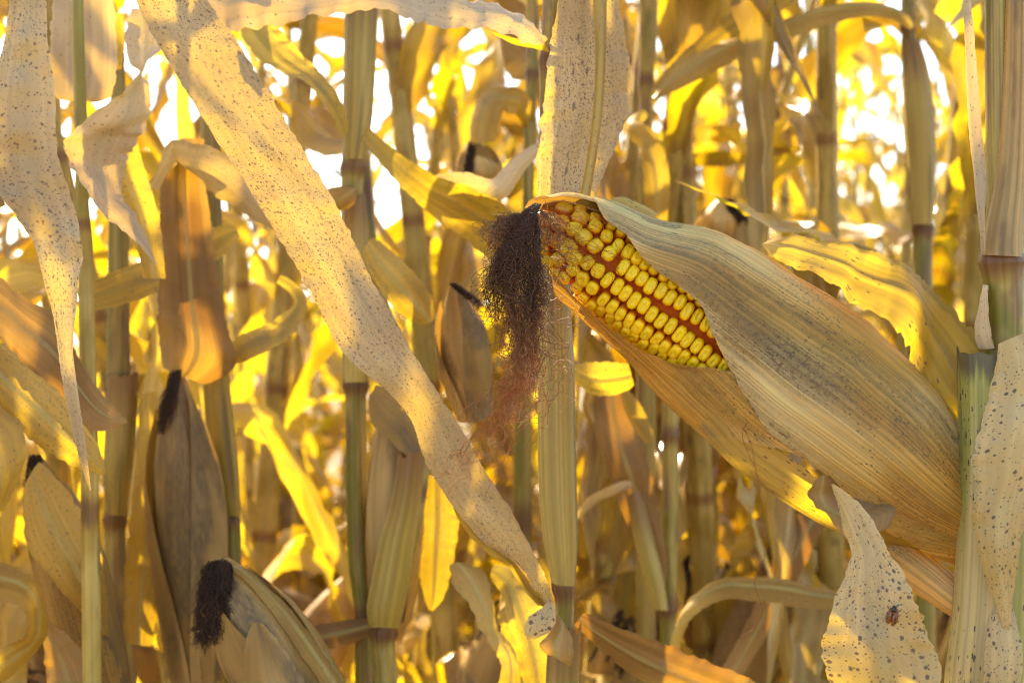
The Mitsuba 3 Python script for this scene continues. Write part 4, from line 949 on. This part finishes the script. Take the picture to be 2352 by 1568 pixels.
part(c, 'stalk', stalk_px([(1222, -1500, D, 26, .2), (1222, 150, D, 28, 2.9), (1222, 170, D, 32, 3.0), (1220, 190, D, 26, 3.05), (1216, 340, D, 26, 3.5), (1200, 1200, D, 44, 5), (1200, 3200, D, 50, 7)], 'm_green', n=70))
closed_ear(c, (1120, 470, D), (1082, 325, D - .02), 95, 'm_husk_dull', 90, 36, (-.15, 1), 13, .7, 150, 'brown husk with a dark side')
part(c, 'leaf', leaf_c([(1216, 300, D, 20, 0), (1180, 230, D - .02, 70, 20), (1130, 240, D - .03, 90, 40), (1110, 330, D - .04, 70, 30)], 'm_leaf', nv=40, bulge=.15, seed=77))
c = thing('corn_plant', 'corn plant under the open ear with a stiff olive sheath and drooping leaves', 'corn plant')
D = 1.45
part(c, 'stalk', stalk_px([(1552, 620, D, 34, 2.2), (1546, 760, D, 38, 2.5), (1540, 985, D, 40, 2.96), (1540, 1000, D, 46, 3.0), (1540, 1020, D, 38, 3.05), (1535, 1385, D, 38, 3.97), (1534, 1400, D, 44, 4.0), (1534, 1430, D, 36, 4.1), (1540, 2100, D, 50, 5), (1540, 3400, D, 55, 7)], 'm_green', n=80))
part(c, 'sheath', sheath_px([(1437, 1135), (1455, 1230), (1480, 1330), (1498, 1400)], [(1475, 1130), (1500, 1230), (1525, 1330), (1535, 1402)], 'm_stalk', D - .03, .7, 30, 16, 11), 'stiff olive sheath leaning left')
part(c, 'leaf', leaf_c([(1400, 890, D - .02, 70, 10), (1420, 1000, D - .02, 100, 0), (1460, 1130, D - .02, 90, 0), (1500, 1280, D - .01, 60, 0), (1520, 1390, D, 30, 0)], 'm_brown', nv=50, bulge=.1, wave=.1, seed=78), 'wide brown leaf hanging under the ear')
part(c, 'leaf', leaf_c([(1435, 900, D - .05, 20, 0), (1460, 950, D - .05, 40, 0), (1495, 1015, D - .05, 18, 0)], 'm_gold', nv=30, bulge=.1, seed=79), 'bright sunlit leaf scrap')
part(c, 'leaf', leaf_px([(1535, 1560, 1.3), (1550, 1450, 1.3), (1590, 1370, 1.3), (1670, 1325, 1.3), (1760, 1325, 1.3), (1900, 1355, 1.3), (1960, 1370, 1.3)], [(1550, 1560, 1.28), (1572, 1450, 1.28), (1610, 1400, 1.28), (1680, 1375, 1.28), (1770, 1385, 1.28), (1900, 1400, 1.28), (1960, 1395, 1.28)], 'm_leaf', nv=60, nu=11, bulge=.15, ripple=.05, seed=80), 'brown leaf arching like a bow at the bottom')
part(c, 'leaf', leaf_c([(1660, 1580, 1.5, 50, 0), (1740, 1440, 1.5, 56, 10), (1820, 1280, 1.5, 70, 0), (1890, 1150, 1.5, 60, 0), (1960, 1060, 1.5, 30, 0)], 'm_brown', nv=50, bulge=.1, rib=.04, seed=81), 'brown leaf crossing diagonally behind the bow')
part(c, 'leaf', leaf_c([(1330, 1190, D, 20, 40), (1360, 1150, D - .02, 40, 50), (1420, 1120, D - .03, 40, 50), (1450, 1110, D - .03, 16, 30)], 'm_pale', nv=30, seed=82))
part(c, 'leaf', leaf_c([(1320, 850, 1.25, 30, 30), (1380, 870, 1.24, 90, 30), (1450, 860, 1.24, 60, 30)], 'm_leaf', nv=30, bulge=.1, seed=83))

# ---------------------------------------------------------------- the field behind


def field_leaf(r, base, az, L, w, kind):
    """One dry leaf: rises, bends over and hangs."""
    n = 30
    ds_ = L / n
    pitch = math.radians(r.uniform(45, 72))
    end = math.radians(r.uniform(-89, -45) if kind else r.uniform(-70, 10))
    brk = r.uniform(0.06, 0.42) if kind else r.uniform(0.2, 0.45)
    tw, tw_rate = r.uniform(-.5, .5), r.normal(0, 4.5)
    p = np.array(base, float)
    pts, dirs = [], []
    for i in range(n):
        x = i / (n - 1)
        a = pitch + (end - pitch) * float(smooth01((x - brk * 0.5) / (0.18 + 0.5 * brk)))
        az_ = az + 0.9 * x * tw_rate * 0.2
        d = np.array([math.cos(a) * math.cos(az_), math.cos(a) * math.sin(az_), math.sin(a)])
        pts.append(p.copy())
        dirs.append(d)
        p = p + d * ds_
    pts, dirs = np.array(pts), np.array(dirs)
    x = np.linspace(0, 1, n)
    side = nrm(np.cross(dirs, [0, 0, 1.0]) + 1e-6)
    up = np.cross(side, dirs)
    tws = tw + tw_rate * x ** 1.3
    sv_ = side * np.cos(tws)[:, None] + up * np.sin(tws)[:, None]
    ww = w * 0.5 * np.clip(np.minimum(0.45 + 3.5 * x, 1), 0, 1) * (1 - x ** 2.6) * (1 - 0.25 * r.random() * np.sin(np.pi * x))
    L_, R_ = pts - sv_ * ww[:, None], pts + sv_ * ww[:, None]
    return sheet(L_, R_, 'm_field', nv=34, nu=8, fold=r.uniform(0, .3), ripple=r.uniform(.15, .45), wave=.35, ragged=.14, crumple=.22, seed=float(r.uniform(0, 50)))


def field_plant(seed):
    r = np.random.default_rng(seed)
    H = r.uniform(1.85, 2.2)
    n = 15
    z = np.r_[0, np.cumsum(np.linspace(0.09, 0.2, n))]
    z = z / z[-1] * H
    bend = r.normal(0, .13, 2)
    zz = np.linspace(0, H, 64)
    rad = np.interp(zz, [0, H * .5, H], [.0135, .0115, .004])
    num = np.interp(zz, z, np.arange(n + 1))
    fr = num - np.floor(num)
    rad = rad * (1 + .22 * np.exp(-(np.minimum(fr, 1 - fr) / .08) ** 2)) * (1 + .12 * (fr < .75))
    ctr = lambda h: np.stack([bend[0] * (h / H) ** 2, bend[1] * (h / H) ** 2, h], -1)  # noqa: E731
    V, an = tube_mesh(ctr(zz), rad, 8)
    uv = np.stack(np.broadcast_arrays(an[None] * .012 + seed, num[:, None]), -1).reshape(-1, 2)
    out = {'stalk': mikit.ply((V.reshape(-1, 3), grid_faces(64, 9)), 'm_stalk', smooth=True, uv=uv)}
    az0 = r.uniform(0, 6.28)
    k = 0
    for i in range(2, n):
        if r.random() < .04:
            continue
        mid = math.sin(math.pi * min(1, (i + 1) / (n + 2)))
        key = 'leaf' if k == 0 else f'leaf_{k:03d}'
        out[key] = field_leaf(r, ctr(np.array(z[i] + .1)), az0 + math.pi * (i % 2) + r.normal(0, .35), r.uniform(.5, .8) * (.6 + .4 * mid), r.uniform(.03, .068) * (.6 + .4 * mid), r.random() < .8)
        k += 1
    # a husked ear
    hz = z[6] + .03
    az = az0 + r.normal(0, .3)
    tilt = r.choice([math.radians(r.uniform(45, 70)), math.radians(r.uniform(-70, -30))])
    d = np.array([math.cos(tilt) * math.cos(az), math.cos(tilt) * math.sin(az), math.sin(tilt)])
    x = np.linspace(0, 1, 18)
    c = ctr(np.array(hz)) + d * (x[:, None] * .23 + .01)
    V, an = tube_mesh(c, .031 * np.clip(np.sin(np.pi * (x * .62 + .16)) * (1 - x ** 6), .05, None) + .003, 12)
    uv = np.stack(np.broadcast_arrays(an[None] * .02 + seed, x[:, None] * .23), -1).reshape(-1, 2)
    out['ear'] = mikit.ply((V.reshape(-1, 3), grid_faces(18, 13)), 'm_husk_dull', smooth=True, uv=uv)
    pp = []
    for q in range(26):
        o = r.normal(0, .011, 3)
        t = np.linspace(0, 1, 7)[:, None]
        pp.append(c[-1] + o * (.4 + t) + d * .02 * t + np.array([0, 0, -1]) * (.06 * r.uniform(.5, 1)) * t ** 1.4)
    v_, f_, c_ = strands(pp, [np.full(7, .0016)] * 26, [np.tile([.035, .02, .013], (7, 1))] * 26)
    out['silk'] = mikit.ply((v_, f_), 'm_silk', smooth=True, color=c_)
    return out


# the upper leaves of the plants just behind, above the frame: they shade what stands in front
rc_ = np.random.default_rng(9)
for key in [k for k in labels if k.startswith('corn_plant') and '__' not in k]:
    vv = meshkit.WRITTEN[scene[key + '__stalk']['filename']][0].astype(float)
    if vv[:, 0].mean() > 0.0:
        continue
    for i, zh in enumerate(np.arange(1.62, 2.3, 0.13)):
        near = vv[np.argsort(np.abs(vv[:, 2] - zh))[:24]].mean(0)
        if abs(near[2] - zh) > 0.15:
            continue
        part(key, 'leaf', field_leaf(rc_, near, (i % 2) * math.pi + 0.5 + rc_.normal(0, .5), rc_.uniform(.4, .6), rc_.uniform(.05, .075), False))

NVAR = 7
SHORT = {}
for k in range(NVAR):
    scene[f'field_plant_kind_{k + 1}'] = {'type': 'shapegroup', **field_plant(100 + k)}
rng = np.random.default_rng(77)
count = 0
spots_f = []
rot = math.radians(14)
for row in range(0, 22):
    for j in range(-80, 80):
        X, Y = j * 0.165 + rng.normal(0, .04), 1.95 + row * 0.74 + rng.normal(0, .07)
        x, y = X * math.cos(rot) - (Y - 2) * math.sin(rot) * 0.2, Y + X * math.sin(rot)
        half = TAN * y
        if y < 1.75 or abs(x) > half + 0.22:
            continue
        spots_f.append((x, y))
rs_ = np.random.default_rng(21)
low = []
for y in np.arange(2.0, 5.4, 0.34):
    for x in np.arange(-TAN * y - .1, TAN * y * (0.35 if y < 3.5 else .2), 0.20):
        low.append((float(x + rs_.normal(0, .05)), float(y + rs_.normal(0, .06))))
low = [q for q in low if rs_.random() < .8]
SHORT.update({q: float(rs_.uniform(.55, .74)) for q in low})
spots_f += low
# an open lane in the rows through which the sun reaches the ear's golden husk blade
spots_f = [q for q in spots_f if not (q[1] < 2.5 and abs((q[0] - 0.19) + 0.54 * (q[1] - 0.93)) < 0.17)]
spots_f += [(-.60, 1.42), (-.78, 1.72), (-.72, 1.15), (-.95, 1.5), (-.72, 1.95), (-1.05, 1.95), (.60, 1.5), (.66, 1.85), (-.52, 1.62), (-.58, 1.78), (-.46, 1.22), (-.53, 1.36), (-.86, 1.3)]
spots_f += [(-.43, 1.72), (-.31, 1.80), (-.20, 1.62), (-.07, 1.74), (.05, 1.82), (.34, 1.78), (.45, 1.7), (.22, 1.86)]
spots_f.sort(key=lambda q: q[1])
spots_f = [q for q in spots_f if q[1] < (5.2 if q[0] < 0.0 else 6.2 if q[0] < 0.1 * q[1] else 11.0) and not (q[0] < 0.02 and q[1] > 2.6 and rng.random() < .25)]
print('field candidates', len(spots_f))
keep = spots_f if len(spots_f) <= 285 else [q for q in spots_f if rng.random() < 285 / len(spots_f) or q[1] < 4]
ORD = ['first', 'second', 'third', 'fourth', 'fifth', 'sixth', 'seventh', 'eighth', 'ninth', 'tenth', 'eleventh', 'twelfth']
keep = keep[:290]
front = sorted([q for q in keep if q[1] < 1.9 and abs(q[0]) < TAN * q[1] * 0.99], key=lambda q: q[0] / q[1])[:12]
for x, y in keep:
    key = numbered('corn_plant')
    scene[key] = {'type': 'instance', 'shapegroup': {'type': 'ref', 'id': f'field_plant_kind_{rng.integers(NVAR) + 1}'},
                  'to_world': T().translate([float(x), float(y), 0]).rotate([float(rng.normal()), float(rng.normal()), 0], float(rng.normal(0, 3.5))).rotate([0, 0, 1], float(rng.uniform(0, 360))).scale([1, 1, SHORT.get((x, y), float(rng.uniform(.92, 1.06)))])}
    side = x / (TAN * y)
    if (x, y) in front:
        e = {'label': f'slightly blurred golden corn plant, {ORD[front.index((x, y))]} from the left in the row just behind the ear', 'group': 'corn plants of the row just behind the ear'}
    elif side < -0.97:
        e = {'label': 'corn plant at the left edge whose drooping leaf tips reach into view', 'group': 'corn plants along the left edge'}
    elif side < -0.2:
        e = {'label': 'far blurred corn plant in the sunlit rows behind the diagonal spotted leaf', 'group': 'corn plants far behind the diagonal leaf'}
    elif side < 0.35:
        e = {'label': 'far blurred corn plant in the rows behind the silk and kernels', 'group': 'corn plants far behind the silk'}
    else:
        e = {'label': 'far blurred corn plant in the dense rows behind the husk and golden blade', 'group': 'corn plants far behind the husk'}
    labels[key] = {**e, 'category': 'corn plant'}
    count += 1
print('field plants', count, 'script bytes ok')
